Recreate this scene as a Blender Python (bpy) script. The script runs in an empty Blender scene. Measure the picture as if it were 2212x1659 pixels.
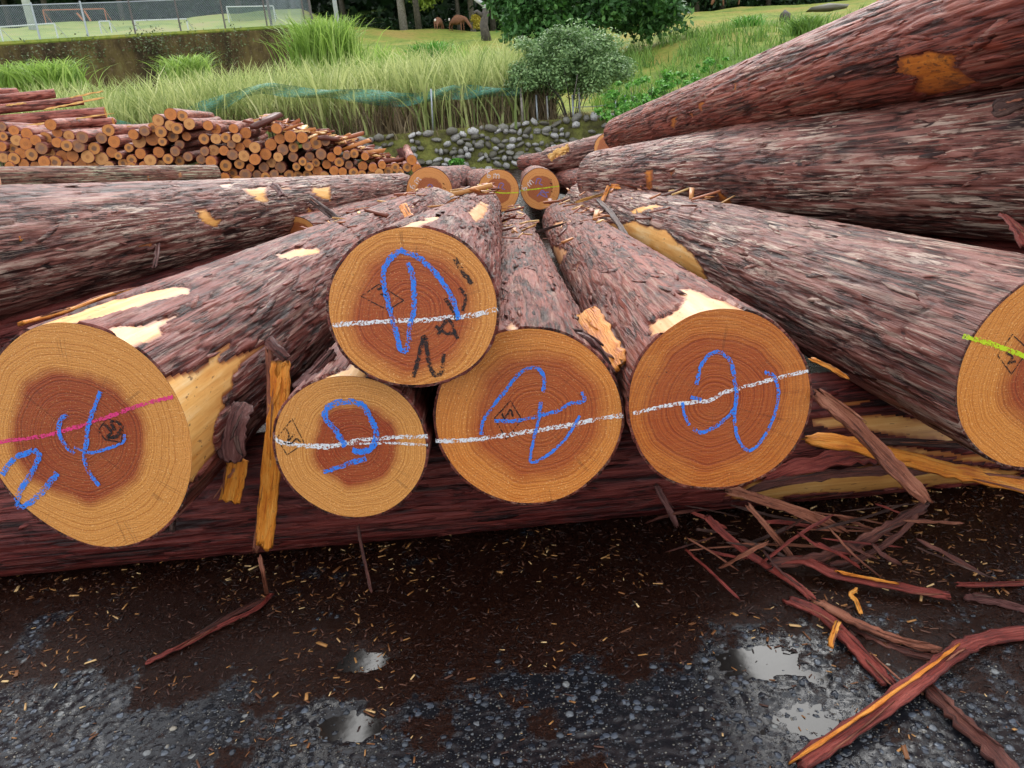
import bpy, math, random
import numpy as np
from mathutils import Matrix, Vector
R = math.radians
sc = bpy.context.scene
col = sc.collection

# ------------------------------------------------------------------ camera
F, CX, CY = 1720.0, 1106.0, 829.5            # focal length and centre for a 2212 px wide frame
TH, RO, H = R(19.8), R(5.5), 1.25            # pitch down, roll, eye height (m)
FW = np.array([0, math.cos(TH), -math.sin(TH)]); U0 = np.array([0, math.sin(TH), math.cos(TH)]); R0 = np.array([1., 0, 0])
RI = math.cos(RO)*R0 - math.sin(RO)*U0; UI = math.sin(RO)*R0 + math.cos(RO)*U0; EYE = np.array([0, 0, H])
cam = bpy.data.cameras.new('camera'); cam.sensor_width = 36; cam.lens = 36*F/2212; cam.clip_start = .02; cam.clip_end = 1500
co = bpy.data.objects.new('camera', cam); col.objects.link(co)
co.matrix_world = Matrix(((RI[0], UI[0], -FW[0], 0), (RI[1], UI[1], -FW[1], 0), (RI[2], UI[2], -FW[2], H), (0, 0, 0, 1)))
sc.camera = co

# ------------------------------------------------------------------ light: soft overcast daylight after rain
SUN_EL, SUN_AZ = R(39), R(5)                 # azimuth clockwise from +y: brightest part of the overcast, ahead and high
w = bpy.data.worlds.new('World'); sc.world = w; w.use_nodes = True
wn = w.node_tree; wn.nodes.clear()
sky = wn.nodes.new('ShaderNodeTexSky'); sky.sky_type = 'NISHITA'; sky.sun_disc = False
sky.sun_elevation = SUN_EL; sky.sun_rotation = SUN_AZ; sky.dust_density = 1.5; sky.air_density = 1.0; sky.ozone_density = .6
hs = wn.nodes.new('ShaderNodeHueSaturation'); hs.inputs['Saturation'].default_value = .22
bgn = wn.nodes.new('ShaderNodeBackground'); bgn.inputs[1].default_value = .15
wo = wn.nodes.new('ShaderNodeOutputWorld')
ov = wn.nodes.new('ShaderNodeMix'); ov.data_type = 'RGBA'; ov.inputs['Factor'].default_value = .62   # even cloud cover over the clear-sky gradient
ov.inputs[7].default_value = (6.65, 6.9, 7.25, 1)
wn.links.new(sky.outputs[0], hs.inputs['Color']); wn.links.new(hs.outputs[0], ov.inputs[6]); wn.links.new(ov.outputs[2], bgn.inputs[0]); wn.links.new(bgn.outputs[0], wo.inputs[0])
sl = bpy.data.lights.new('sun', 'SUN'); sl.energy = 1.0; sl.angle = R(40); sl.color = (1, .985, .95)
so = bpy.data.objects.new('sun', sl); col.objects.link(so)
sd = Vector((math.sin(SUN_AZ)*math.cos(SUN_EL), math.cos(SUN_AZ)*math.cos(SUN_EL), math.sin(SUN_EL)))
so.rotation_euler = sd.to_track_quat('Z', 'Y').to_euler()
sc.view_settings.view_transform = 'Standard'; sc.view_settings.look = 'None'
sc.view_settings.exposure = 1.2; sc.view_settings.gamma = 1; sc.view_settings.use_curve_mapping = False
sc.render.engine = 'CYCLES'
sc.cycles.use_denoising = True
sc.cycles.max_bounces = 6; sc.cycles.diffuse_bounces = 3; sc.cycles.glossy_bounces = 3; sc.cycles.transparent_max_bounces = 12
sc.cycles.caustics_reflective = False; sc.cycles.caustics_refractive = False
sc.cycles.sample_clamp_indirect = 5

# ------------------------------------------------------------------ helpers
def ray(x, y): return RI*(x-CX)/F + UI*(CY-y)/F + FW
def PY(x, y, Y): d = ray(x, y); return EYE + d*(Y/d[1])          # point of the place on that line of sight at distance Y
def PZ(x, y, z): d = ray(x, y); return EYE + d*((z-H)/d[2])      # ... at height z
def proj(v):
    v = np.asarray(v) - EYE; D = v@FW
    return CX + F*(v@RI)/D, CY - F*(v@UI)/D
rng = np.random.default_rng(7)

def _hash(ix, iy, iz, s):
    h = (ix.astype(np.int64)*374761393 + iy.astype(np.int64)*668265263 + iz.astype(np.int64)*2147483647 + s*974711) & 0xffffffff
    h = ((h ^ (h >> 13))*1274126177) & 0xffffffff
    return ((h ^ (h >> 16)) & 0xffffff)/float(0xffffff)
def vnoise(x, y, z, s=0):
    ix, iy, iz = np.floor(x), np.floor(y), np.floor(z); fx, fy, fz = x-ix, y-iy, z-iz
    fx, fy, fz = [f*f*f*(f*(f*6-15)+10) for f in (fx, fy, fz)]
    g = lambda a, b, c: _hash(ix+a, iy+b, iz+c, s)
    l = lambda a, b, t: a+(b-a)*t
    return l(l(l(g(0,0,0), g(1,0,0), fx), l(g(0,1,0), g(1,1,0), fx), fy), l(l(g(0,0,1), g(1,0,1), fx), l(g(0,1,1), g(1,1,1), fx), fy), fz)
def fbm(x, y, z, o=4, s=0):
    t = 0; a = .5; n = 0
    for i in range(o):
        t = t + a*vnoise(x, y, z, s+i*17); n += a; a *= .5; x, y, z = x*2.03, y*2.03, z*2.03
    return t/n
def sst(a, b, x): t = np.clip((x-a)/(b-a), 0, 1); return t*t*(3-2*t)

def mesh_data(name, V, Fq, mat, smooth=True, attrs=None):
    me = bpy.data.meshes.new(name)
    V = np.asarray(V, np.float32)
    if isinstance(Fq, np.ndarray):
        k = Fq.shape[1]; n = len(Fq)
        me.vertices.add(len(V)); me.vertices.foreach_set('co', V.ravel())
        me.loops.add(n*k); me.loops.foreach_set('vertex_index', Fq.astype(np.int32).ravel())
        me.polygons.add(n); me.polygons.foreach_set('loop_start', np.arange(0, n*k, k, dtype=np.int32))
        me.update(calc_edges=True)
    else:
        me.from_pydata([tuple(v) for v in V], [], Fq)
    if smooth: me.polygons.foreach_set('use_smooth', np.ones(len(me.polygons), bool))
    for an, (ty, data) in (attrs or {}).items():
        a = me.attributes.new(an, ty, 'POINT')
        a.data.foreach_set({'FLOAT': 'value', 'FLOAT_VECTOR': 'vector', 'FLOAT_COLOR': 'color'}[ty], np.asarray(data, np.float32).ravel())
    me.validate(clean_customdata=False); me.update()
    if mat: me.materials.append(mat)
    return me
def link(name, data, parent=None):
    o = bpy.data.objects.new(name, data); col.objects.link(o)
    if parent: o.parent = parent
    return o
def obj(name, V, Fq, mat, parent=None, smooth=True, attrs=None): return link(name, mesh_data(name, V, Fq, mat, smooth, attrs), parent)
def tag(o, label=None, cat=None, group=None, kind=None):
    for k, v in (('label', label), ('category', cat), ('group', group), ('kind', kind)):
        if v: o[k] = v
    return o
def thing(name, label, cat, M=None, group=None):
    o = bpy.data.objects.new(name, None); col.objects.link(o); o.empty_display_size = .1
    if M is not None: o.matrix_world = M
    return tag(o, label, cat, group)
class MB:
    """collects simple shapes into one mesh"""
    def __init__(s): s.V = []; s.F = []
    def add(s, V, Fc): n = len(s.V); s.V += [tuple(v) for v in V]; s.F += [tuple(i+n for i in f) for f in Fc]; return s
    def box(s, c, d, M=None):
        V = [Vector(((i & 1)*2-1, ((i >> 1) & 1)*2-1, ((i >> 2) & 1)*2-1)) for i in range(8)]
        V = [Vector((v.x*d[0]/2, v.y*d[1]/2, v.z*d[2]/2)) for v in V]
        if M is not None: V = [M@v for v in V]
        V = [v+Vector(c) for v in V]
        return s.add(V, [(0,2,3,1), (4,5,7,6), (0,1,5,4), (2,6,7,3), (0,4,6,2), (1,3,7,5)])
    def tube(s, pts, rad, n=8):
        pts = [Vector(p) for p in pts]; rad = rad if isinstance(rad, (list, tuple)) else [rad]*len(pts); V = []
        for i, p in enumerate(pts):
            d = (pts[min(i+1, len(pts)-1)]-pts[max(i-1, 0)]).normalized()
            a = d.orthogonal().normalized() if abs(d.z) > .9 else d.cross(Vector((0, 0, 1))).normalized(); b = d.cross(a)
            V += [p+(a*math.cos(2*math.pi*k/n)+b*math.sin(2*math.pi*k/n))*rad[i] for k in range(n)]
        Fc = [(i*n+k, i*n+(k+1) % n, (i+1)*n+(k+1) % n, (i+1)*n+k) for i in range(len(pts)-1) for k in range(n)]
        Fc += [tuple(range(n))[::-1], tuple((len(pts)-1)*n+k for k in range(n))]
        return s.add(V, Fc)
    def build(s, name, mat, parent=None, smooth=False): return obj(name, np.array([tuple(v) for v in s.V]), s.F, mat, parent, smooth)

# ------------------------------------------------------------------ materials
class NT:
    def __init__(s, name):
        s.m = bpy.data.materials.new(name); s.m.use_nodes = True; s.t = s.m.node_tree; s.t.nodes.clear()
        s.out = s.t.nodes.new('ShaderNodeOutputMaterial'); s.b = s.n('BsdfPrincipled'); s.l(s.b.outputs[0], s.out.inputs[0])
    def n(s, ty, **kw):
        nd = s.t.nodes.new('ShaderNode'+ty)
        for k, v in kw.items(): setattr(nd, k, v)
        return nd
    def l(s, a, b): s.t.links.new(a, b)
    def put(s, sock, v):
        if hasattr(v, 'is_output') or isinstance(v, bpy.types.NodeSocket): s.l(v, sock)
        else: sock.default_value = v
    def coord(s, kind='Object', scale=(1, 1, 1), add=None):
        t = s.n('TexCoord').outputs[kind] if kind != 'pos' else s.n('NewGeometry').outputs['Position']
        m = s.n('Mapping'); s.l(t, m.inputs[0]); m.inputs['Scale'].default_value = scale
        v = m.outputs[0]
        if add is not None:
            a = s.n('VectorMath', operation='ADD'); s.l(v, a.inputs[0]); s.l(add, a.inputs[1]); v = a.outputs[0]
        return v
    def rnd(s, k=50):
        o = s.n('ObjectInfo').outputs['Random']; return s.math('MULTIPLY', o, k)
    def noise(s, vec, scale, detail=4, rough=.55, dist=0, out='Fac', dim='3D', w=None):
        n = s.n('TexNoise', noise_dimensions=dim)
        if vec is not None: s.l(vec, n.inputs['Vector'])
        if w is not None: s.put(n.inputs['W'], w)
        n.inputs['Scale'].default_value = scale; n.inputs['Detail'].default_value = detail
        n.inputs['Roughness'].default_value = rough; n.inputs['Distortion'].default_value = dist
        return n.outputs[out]
    def vor(s, vec, scale, feature='F1', out='Distance', rnd=1):
        n = s.n('TexVoronoi', feature=feature); s.l(vec, n.inputs['Vector']); n.inputs['Scale'].default_value = scale
        n.inputs['Randomness'].default_value = rnd
        return n.outputs[out]
    def math(s, op, a, b=None, c=None, clamp=False):
        n = s.n('Math', operation=op, use_clamp=clamp)
        for i, v in enumerate((a, b, c)):
            if v is not None: s.put(n.inputs[i], v)
        return n.outputs[0]
    def ramp(s, fac, stops, interp='LINEAR'):
        n = s.n('ValToRGB'); n.color_ramp.interpolation = interp; e = n.color_ramp.elements
        while len(e) < len(stops): e.new(.5)
        for el, (p, c) in zip(e, stops):
            el.position = p; el.color = (*c, 1) if not isinstance(c, (int, float)) else (c, c, c, 1)
        s.l(fac, n.inputs[0]); return n.outputs[0]
    def mix(s, f, a, b, mode='MIX'):
        n = s.n('Mix', data_type='RGBA', blend_type=mode)
        s.put(n.inputs['Factor'], f)
        for sk, v in ((n.inputs[6], a), (n.inputs[7], b)):
            s.put(sk, (*v, 1) if isinstance(v, tuple) and len(v) == 3 else v)
        return n.outputs[2]
    def bump(s, h, strength=.5, dist=.01, nrm=None):
        n = s.n('Bump'); n.inputs['Strength'].default_value = strength; n.inputs['Distance'].default_value = dist
        s.l(h, n.inputs['Height'])
        if nrm is not None: s.l(nrm, n.inputs['Normal'])
        s.l(n.outputs[0], s.b.inputs['Normal']); return n.outputs[0]
    def fin(s, col=None, rough=None, spec=None, alpha=None, **kw):
        for k, v in (('Base Color', col), ('Roughness', rough), ('Specular IOR Level', spec), ('Alpha', alpha)):
            if v is not None: s.put(s.b.inputs[k], (*v, 1) if isinstance(v, tuple) and len(v) == 3 else v)
        for k, v in kw.items(): s.put(s.b.inputs[k.replace('_', ' ')], v)
        return s.m
def attr(nt, name, out='Fac'): n = nt.n('Attribute'); n.attribute_name = name; return n.outputs[out]

def mat_bark(name, dark, mid, light, lichen, lich_amt, rough=.5, scale=1.0, red=(.21, .045, .022), red_amt=.5):
    t = NT(name); rv = t.rnd(); cmb = t.n('CombineXYZ'); [t.l(rv, cmb.inputs[i]) for i in range(3)]
    p = t.coord('Object', (scale*1.4, scale*1.4, .062*scale), cmb.outputs[0])
    ps = t.coord('Object', (scale, scale, .45*scale), cmb.outputs[0])
    warp = t.noise(p, 6, 3, .5, 0, 'Color')
    wv = t.n('VectorMath', operation='MULTIPLY_ADD'); t.l(warp, wv.inputs[0]); wv.inputs[1].default_value = (.10, .10, .10); t.l(p, wv.inputs[2])
    pw = wv.outputs[0]
    fib = t.noise(pw, 60, 6, .65)
    mid_n = t.noise(ps, 9, 5, .6, .4)
    ridge = t.math('ABSOLUTE', t.math('SUBTRACT', t.noise(pw, 26, 5, .62, .25), .5))     # long broken furrows
    crack = t.math('ADD', ridge, t.math('MULTIPLY', t.ramp(t.noise(ps, 16, 3, .5), [(.42, 0.0), (.60, 1.0)]), .10))
    cr = t.ramp(crack, [(0, 0.0), (.07, 1.0)])
    plate = t.vor(pw, 34, 'F1', 'Color')
    sep = t.n('SeparateColor'); t.l(plate, sep.inputs[0])
    hg = attr(t, 'hgt')
    flake = t.ramp(t.vor(pw, 48, 'F1', 'Distance'), [(.15, 1.0), (.55, 0.0)])
    tone = t.math('ADD', t.math('MULTIPLY', fib, .75), t.math('MULTIPLY', mid_n, .55))
    tone = t.math('ADD', tone, t.math('MULTIPLY', t.math('SUBTRACT', sep.outputs[0], .5), .26))
    tone = t.math('ADD', tone, t.math('MULTIPLY', t.math('SUBTRACT', hg, .6), .25))
    tone = t.math('SUBTRACT', tone, .10)
    c = t.ramp(tone, [(.36, dark), (.52, mid), (.72, light)])
    rm = t.ramp(t.noise(ps, 5, 4, .6, .6), [(.56, 0.0), (.66, 1.0)])
    c = t.mix(t.math('MULTIPLY', rm, red_amt), c, t.mix(t.ramp(fib, [(.4, 0.0), (.6, 1.0)]), tuple(v*.45 for v in red), red))
    # pale lichen and weathered flakes sit on the outer ridges
    lb = t.ramp(t.noise(ps, 3.0, 3, .5), [(.36, 0.15), (.60, 1.0)])
    lf = t.ramp(t.noise(pw, 46, 5, .75), [(.52, 0.0), (.57, 1.0)])
    lm = t.math('MULTIPLY', t.math('MULTIPLY', lb, lf), t.math('MULTIPLY', lich_amt, t.math('ADD', .25, hg)), clamp=True)
    c = t.mix(lm, c, lichen)
    c = t.mix(t.ramp(crack, [(0, 1.0), (.040, 0.0)]), c, (dark[0]*.45, dark[1]*.45, dark[2]*.45))
    hh = t.math('ADD', t.math('MULTIPLY', cr, .5), t.math('MULTIPLY', fib, .9))
    hh = t.math('ADD', hh, t.math('MULTIPLY', flake, .30)); hh = t.math('ADD', hh, t.math('MULTIPLY', lf, .12))
    t.bump(hh, .9, .0075)
    rr = t.math('ADD', rough-.16, t.math('MULTIPLY', t.noise(ps, 25, 3), .34))
    return t.fin(c, rr, .24)
M = {}
M['bark'] = mat_bark('bark', (.018, .0034, .0030), (.115, .0230, .0175), (.235, .068, .050), (.40, .25, .195), .62, red=(.21, .032, .013))
M['bark_grey'] = mat_bark('bark_grey', (.020, .0042, .0034), (.118, .0350, .0265), (.255, .104, .080), (.47, .35, .275), 1.15, red_amt=.4, red=(.19, .030, .013))
M['bark_red'] = mat_bark('bark_red', (.022, .0040, .0030), (.140, .0285, .0190), (.265, .074, .049), (.38, .25, .18), .5, red_amt=.6, red=(.25, .040, .015))
M['bark_mossy'] = mat_bark('bark_mossy', (.028, .009, .005), (.125, .042, .026), (.23, .105, .072), (.34, .31, .20), 1.2, red_amt=.35)
M['bark_wet'] = mat_bark('bark_wet', (.012, .0016, .0016), (.075, .0098, .0088), (.150, .028, .022), (.18, .058, .042), .3, rough=.44, red_amt=.4, red=(.15, .017, .012))
M['bark_small'] = mat_bark('bark_small', (.06, .013, .009), (.235, .052, .034), (.40, .145, .105), (.46, .30, .23), .45, scale=.8, red_amt=.6)

def mat_wood_side(name, a, b, c3, spot=.66, blotch=0):
    t = NT(name); rv = t.rnd(); cmb = t.n('CombineXYZ'); [t.l(rv, cmb.inputs[i]) for i in range(3)]
    p = t.coord('Object', (1, 1, .05), cmb.outputs[0]); ps = t.coord('Object', (1, 1, .5), cmb.outputs[0])
    f = t.noise(p, 55, 5, .6); g = t.noise(ps, 7, 4, .6, .5)
    k = t.ramp(t.math('ADD', t.math('MULTIPLY', f, .5), t.math('MULTIPLY', g, .5)), [(.3, a), (.52, b), (.72, c3)])
    sp = t.ramp(t.noise(ps, 90, 2, .5), [(spot, 0.0), (spot+.06, 1.0)])
    if blotch: k = t.mix(t.math('MULTIPLY', t.ramp(t.noise(ps, 22, 5, .7), [(.48, 0.0), (.60, 1.0)]), blotch), k, (.12, .035, .010))
    k = t.mix(t.math('MULTIPLY', sp, .7), k, (.10, .04, .02))
    ed = t.math('ADD', attr(t, 'edge'), t.math('MULTIPLY', t.math('SUBTRACT', t.noise(p, 40, 4, .7), .5), .9))
    k = t.mix(t.ramp(ed, [(.12, .92), (.55, 0.0)]), k, (.25, .068, .018))                # torn inner bark left round the scar
    t.bump(f, .5, .004)
    return t.fin(k, .42, .4)
M['bare'] = mat_wood_side('bare_wood', (.60, .22, .035), (.80, .43, .13), (.90, .68, .38))
M['bare_orange'] = mat_wood_side('bare_wood_orange', (.34, .085, .010), (.56, .185, .025), (.66, .30, .06), .58, .75)
M['bare_pink'] = mat_wood_side('bare_wood_pink', (.55, .20, .06), (.78, .40, .18), (.86, .55, .32))
M['bare_streak'] = mat_wood_side('bare_wood_streaked', (.30, .11, .03), (.52, .25, .07), (.66, .42, .16))

def mat_face(name, rad, pith=(0, 0), heart=.55, sap=((0.381, 0.125, 0.024), (0.577, 0.232, 0.060)), hw=((.19, .040, .012), (.36, .105, .030)), ring=225, heart_soft=.10, spots=.5, gl=.6):
    t = NT(name); rv = t.rnd(9)
    p = t.coord('Object')
    sx = t.n('SeparateXYZ'); t.l(p, sx.inputs[0])
    lown = t.noise(p, 2.2/rad*.5, 2, .5); midn = t.noise(p, 3.5/rad, 3, .5)
    dx = t.math('SUBTRACT', sx.outputs[0], pith[0]); dy = t.math('SUBTRACT', sx.outputs[1], pith[1])
    r = t.math('SQRT', t.math('ADD', t.math('MULTIPLY', dx, dx), t.math('MULTIPLY', dy, dy)))
    r = t.math('MULTIPLY', r, t.math('ADD', .82, t.math('MULTIPLY', lown, .36)))
    r = t.math('ADD', r, t.math('MULTIPLY', t.math('SUBTRACT', midn, .5), (.007*rad/.2)))
    rings = t.noise(None, 1, 2.5, .62, dim='1D', w=t.math('ADD', t.math('MULTIPLY', r, ring), rv))
    ring_c = t.ramp(rings, [(.36, 0.0), (.46, .5), (.58, 1.0)])
    hn = t.math('ADD', r, t.math('MULTIPLY', t.math('SUBTRACT', t.noise(p, 2.6/rad, 2), .5), .16*rad))
    hm = t.ramp(t.math('DIVIDE', hn, rad*1.0), [(max(0, heart-heart_soft), 1.0), (heart+heart_soft, 0.0)])
    cs = t.mix(ring_c, sap[0], sap[1]); ch = t.mix(ring_c, hw[0], hw[1])
    c = t.mix(hm, cs, ch)
    blot = t.ramp(t.noise(p, 1.6/rad, 4, .6), [(.35, 0.0), (.7, 1.0)])
    c = t.mix(t.math('MULTIPLY', blot, .28), c, t.mix(hm, (.62, .27, .07), (.40, .115, .03)))
    grain = t.noise(p, 420, 2, .6)
    c = t.mix(t.math('MULTIPLY', t.ramp(grain, [(.34, 1.0), (.46, 0.0)]), .55), c, (.16, .055, .015))
    dirt = t.ramp(t.noise(p, 130, 3, .6), [(.64, 0.0), (.70, 1.0)])
    dz = t.ramp(t.noise(p, 1.2/rad, 3, .55), [(.45, 0.0), (.62, 1.0)])
    c = t.mix(t.math('MULTIPLY', t.math('MULTIPLY', dirt, dz), spots), c, (.035, .02, .012))
    glint = t.ramp(t.noise(p, 230, 2, .5), [(.62, 0.0), (.68, 1.0)])  # sparkle of the wet end painted into the wood colour
    c = t.mix(t.math('MULTIPLY', glint, t.math('SUBTRACT', gl, t.math('MULTIPLY', hm, gl*.6))), c, (.84, .50, .20))
    ang = t.math('ARCTAN2', dy, dx)
    ck = t.math('ABSOLUTE', t.math('SUBTRACT', t.noise(None, 1, 1, .5, dim='1D', w=t.math('ADD', t.math('ADD', t.math('MULTIPLY', ang, 5.2), t.math('MULTIPLY', midn, .25)), rv)), .5))
    ckm = t.math('MULTIPLY', t.ramp(ck, [(.0, 1.0), (.007, 0.0)]), t.ramp(t.noise(p, 2.2/rad, 2), [(.50, 0.0), (.58, 1.0)]))
    c = t.mix(t.math('MULTIPLY', ckm, .45), c, (.07, .022, .008))
    saw = t.noise(t.coord('Object', (16, 260, 1)), 1, 3, .6)
    c = t.mix(t.math('MULTIPLY', t.ramp(saw, [(.50, 0.0), (.72, 1.0)]), t.math('SUBTRACT', .26, t.math('MULTIPLY', hm, .16))), c, (.68, .29, .065))
    h = t.math('ADD', t.math('MULTIPLY', rings, .6), t.math('MULTIPLY', grain, .5)); h = t.math('ADD', h, t.math('MULTIPLY', saw, .5))
    t.bump(h, .6, .0026)
    rr = t.math('SUBTRACT', .52, t.math('MULTIPLY', t.noise(p, 300, 2), .28))
    return t.fin(c, rr, .32)

def mat_paint(name, c, cov=.5, scale=330, rough=.7, spread=.10):
    t = NT(name); p = t.coord('Object')
    n = t.math('ADD', t.noise(p, scale, 3, .7), t.math('MULTIPLY', t.math('SUBTRACT', t.noise(p, scale*.12, 2, .5), .46), .42)); a = t.ramp(n, [(max(0, cov-spread), 0.0), (cov, 1.0)])
    cc = t.mix(t.noise(p, scale*.6, 2), tuple(v*.75 for v in c), c)
    return t.fin(cc, rough, .3, t.math('MULTIPLY', a, .88))
M['chalk_blue'] = mat_paint('chalk_blue', (.030, .235, .86), .50, 260, spread=.05)
M['chalk_white'] = mat_paint('chalk_white', (.85, .86, .88), .52, 260, spread=.05)
M['chalk_pink'] = mat_paint('chalk_pink', (.80, .05, .22), .50, 260, spread=.06)
M['chalk_lime'] = mat_paint('chalk_lime', (.58, .78, .02), .48, 260, spread=.06)
M['chalk_faint'] = mat_paint('chalk_faint_blue', (.20, .18, .45), .45)
M['ink'] = mat_paint('black_ink', (.012, .012, .014), .49, 230, .5, .06)
M['paint_pink'] = mat_paint('pink_paint', (.62, .22, .30), .46, 60)
M['paint_white'] = mat_paint('white_paint', (.8, .8, .82), .5, 60)

def mat_strip(name, a, b, c3, rough=.45, spots=.5):
    t = NT(name); st = attr(t, 'st', 'Vector'); rv = t.rnd(); cmb = t.n('CombineXYZ'); [t.l(rv, cmb.inputs[i]) for i in range(3)]
    m = t.n('VectorMath', operation='MULTIPLY_ADD'); t.l(st, m.inputs[0]); m.inputs[1].default_value = (3, 60, 60); t.l(cmb.outputs[0], m.inputs[2])
    m2 = t.n('VectorMath', operation='MULTIPLY_ADD'); t.l(st, m2.inputs[0]); m2.inputs[1].default_value = (10, 25, 25); t.l(cmb.outputs[0], m2.inputs[2])
    f = t.noise(m.outputs[0], 3, 5, .65); g = t.noise(m2.outputs[0], 1.3, 4, .6)
    k = t.ramp(t.math('ADD', t.math('MULTIPLY', f, .55), t.math('MULTIPLY', g, .45)), [(.37, a), (.5, b), (.66, c3)])
    sp = t.ramp(t.noise(m2.outputs[0], 9, 2, .5), [(.62, 0.0), (.70, 1.0)])
    k = t.mix(t.math('MULTIPLY', sp, spots), k, (.02, .008, .006))
    t.bump(f, 1.0, .009)
    return t.fin(k, t.math('ADD', rough-.05, t.math('MULTIPLY', g, .3)), .3)
M['strip_red'] = mat_strip('bark_strip_red', (.045, .007, .006), (.20, .030, .022), (.36, .085, .060), .34)
M['strip_brown'] = mat_strip('bark_strip_brown', (.022, .006, .005), (.085, .023, .016), (.19, .068, .045), .38)
M['strip_tan'] = mat_strip('bark_strip_tan', (.08, .022, .012), (.24, .078, .042), (.38, .16, .095), .42)
M['strip_orange'] = mat_strip('wood_strip_orange', (.42, .095, .008), (.68, .225, .022), (.78, .37, .075), .38, .35)
M['strip_yellow'] = mat_strip('wood_strip_yellow', (.42, .17, .035), (.66, .36, .10), (.80, .56, .25), .42, .4)
M['strip_dark'] = mat_strip('bark_strip_dark', (.02, .008, .007), (.06, .026, .020), (.15, .085, .065), .45)
M['strip_mauve'] = mat_strip('bark_strip_mauve', (.035, .010, .009), (.115, .038, .032), (.24, .115, .10), .40)

def mat_leaf(name, a, b, rough=.5, trans=.25, c3=None):
    t = NT(name); g = t.n('NewGeometry').outputs['Random Per Island']
    big = t.noise(t.coord('Object'), .9, 3)
    k = t.ramp(t.math('ADD', t.math('MULTIPLY', g, .65), t.math('MULTIPLY', big, .35)), [(.15, a), (.75, b)] + ([(.93, c3)] if c3 else []))
    t.fin(k, rough, .35)
    tr = t.n('BsdfTranslucent'); t.l(k, tr.inputs[0]); ms = t.n('MixShader'); ms.inputs[0].default_value = trans
    t.l(t.b.outputs[0], ms.inputs[1]); t.l(tr.outputs[0], ms.inputs[2]); t.l(ms.outputs[0], t.out.inputs[0])
    return t.m
M['leaf_dark'] = mat_leaf('leaf_dark', (.018, .060, .014), (.085, .22, .050), c3=(.19, .36, .09))
M['leaf_forest'] = mat_leaf('leaf_forest', (.008, .024, .008), (.030, .075, .024))
M['leaf_conifer'] = mat_leaf('leaf_conifer', (.010, .030, .012), (.035, .085, .030))
M['leaf_lime'] = mat_leaf('leaf_lime', (.11, .19, .025), (.34, .46, .06))
M['leaf_grey'] = mat_leaf('leaf_grey', (.08, .16, .055), (.26, .40, .15), c3=(.42, .54, .25))
M['leaf_bright'] = mat_leaf('leaf_bright', (.05, .19, .02), (.19, .46, .07))
M['leaf_yellow'] = mat_leaf('leaf_yellow', (.40, .32, .03), (.60, .50, .08))
M['ivy'] = mat_leaf('leaf_ivy', (.05, .065, .025), (.14, .18, .075))
M['grass_pale'] = mat_leaf('grass_pale', (.17, .24, .06), (.52, .56, .22), c3=(.86, .83, .52), trans=.45)
M['grass_green'] = mat_leaf('grass_green', (.14, .25, .04), (.38, .54, .12), trans=.4, c3=(.58, .66, .24))
M['grass_bank'] = mat_leaf('grass_bank', (.06, .14, .02), (.22, .36, .07), trans=.35)
M['grass_dry'] = mat_leaf('grass_dry', (.07, .045, .025), (.24, .18, .10), c3=(.46, .38, .22), trans=.2)

def mat_simple(name, a, b, scale=20, rough=.6, bump=.2, spec=.5, metallic=0, dist=.01):
    t = NT(name); n = t.noise(t.coord('Object'), scale, 4, .6)
    if bump: t.bump(n, bump, dist)
    return t.fin(t.ramp(n, [(.3, a), (.7, b)]), rough, spec, Metallic=metallic)
M['trunk'] = mat_simple('trunk_grey', (.035, .028, .022), (.13, .115, .095), 9)
M['trunk_pale'] = mat_simple('trunk_pale', (.16, .14, .12), (.42, .38, .34), 12)
M['steel'] = mat_simple('galvanised_steel', (.30, .34, .37), (.42, .46, .48), 30, .5, 0, metallic=.4)
M['steel_brown'] = mat_simple('weathered_post', (.07, .06, .055), (.15, .13, .12), 30, .6, 0)
M['white_paint'] = mat_simple('white_enamel', (.46, .50, .50), (.58, .61, .61), 20, .5, 0)
M['orange_paint'] = mat_simple('orange_enamel', (.40, .13, .04), (.52, .20, .07), 20, .5, 0)
M['concrete_pole'] = mat_simple('concrete_pole', (.42, .44, .50), (.55, .57, .62), 8, .7, 0)
M['stake'] = mat_simple('grey_stake', (.22, .22, .21), (.36, .36, .34), 20, .7, .2)
M['deer'] = mat_simple('deer_coat', (.11, .042, .018), (.20, .085, .038), 14, .8, 0)
M['deer_white'] = mat_simple('deer_rump', (.6, .55, .48), (.75, .70, .64), 14, .8, 0)
M['stump'] = mat_simple('dead_wood', (.035, .03, .025), (.12, .10, .085), 6, .8, .4)
M['driftwood'] = mat_simple('bleached_wood', (.36, .36, .38), (.55, .55, .57), 10, .7, .2)
t = NT('stone'); ob = t.n('ObjectInfo').outputs['Random']; n = t.noise(t.coord('Object'), 3, 4, .6)
c = t.ramp(ob, [(0, (.10, .09, .065)), (.6, (.27, .26, .235)), (1, (.56, .55, .54))])
c = t.mix(t.ramp(n, [(.45, 0.0), (.65, 1.0)]), c, t.mix(.5, c, (.09, .085, .04)))
t.bump(t.noise(t.coord('Object'), 12, 4), .4, .03); M['stone'] = t.fin(c, .6, .4)
t = NT('moss_earth'); p = t.coord('Object'); n = t.noise(p, 5, 5, .65)
c = t.ramp(n, [(.3, (.06, .052, .025)), (.48, (.12, .12, .035)), (.62, (.20, .21, .05)), (.75, (.25, .19, .07))])
t.bump(t.noise(p, 14, 5), .8, .05); M['moss_earth'] = t.fin(c, .85, .2)
t = NT('mossy_concrete'); p = t.coord('Object'); p2 = t.coord('Object', (1, 1, .35)); n = t.noise(p2, 1.1, 6, .68)
c = t.ramp(n, [(.34, (.022, .016, .009)), (.5, (.062, .042, .017)), (.60, (.11, .082, .028)), (.72, (.17, .16, .065))])
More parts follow.
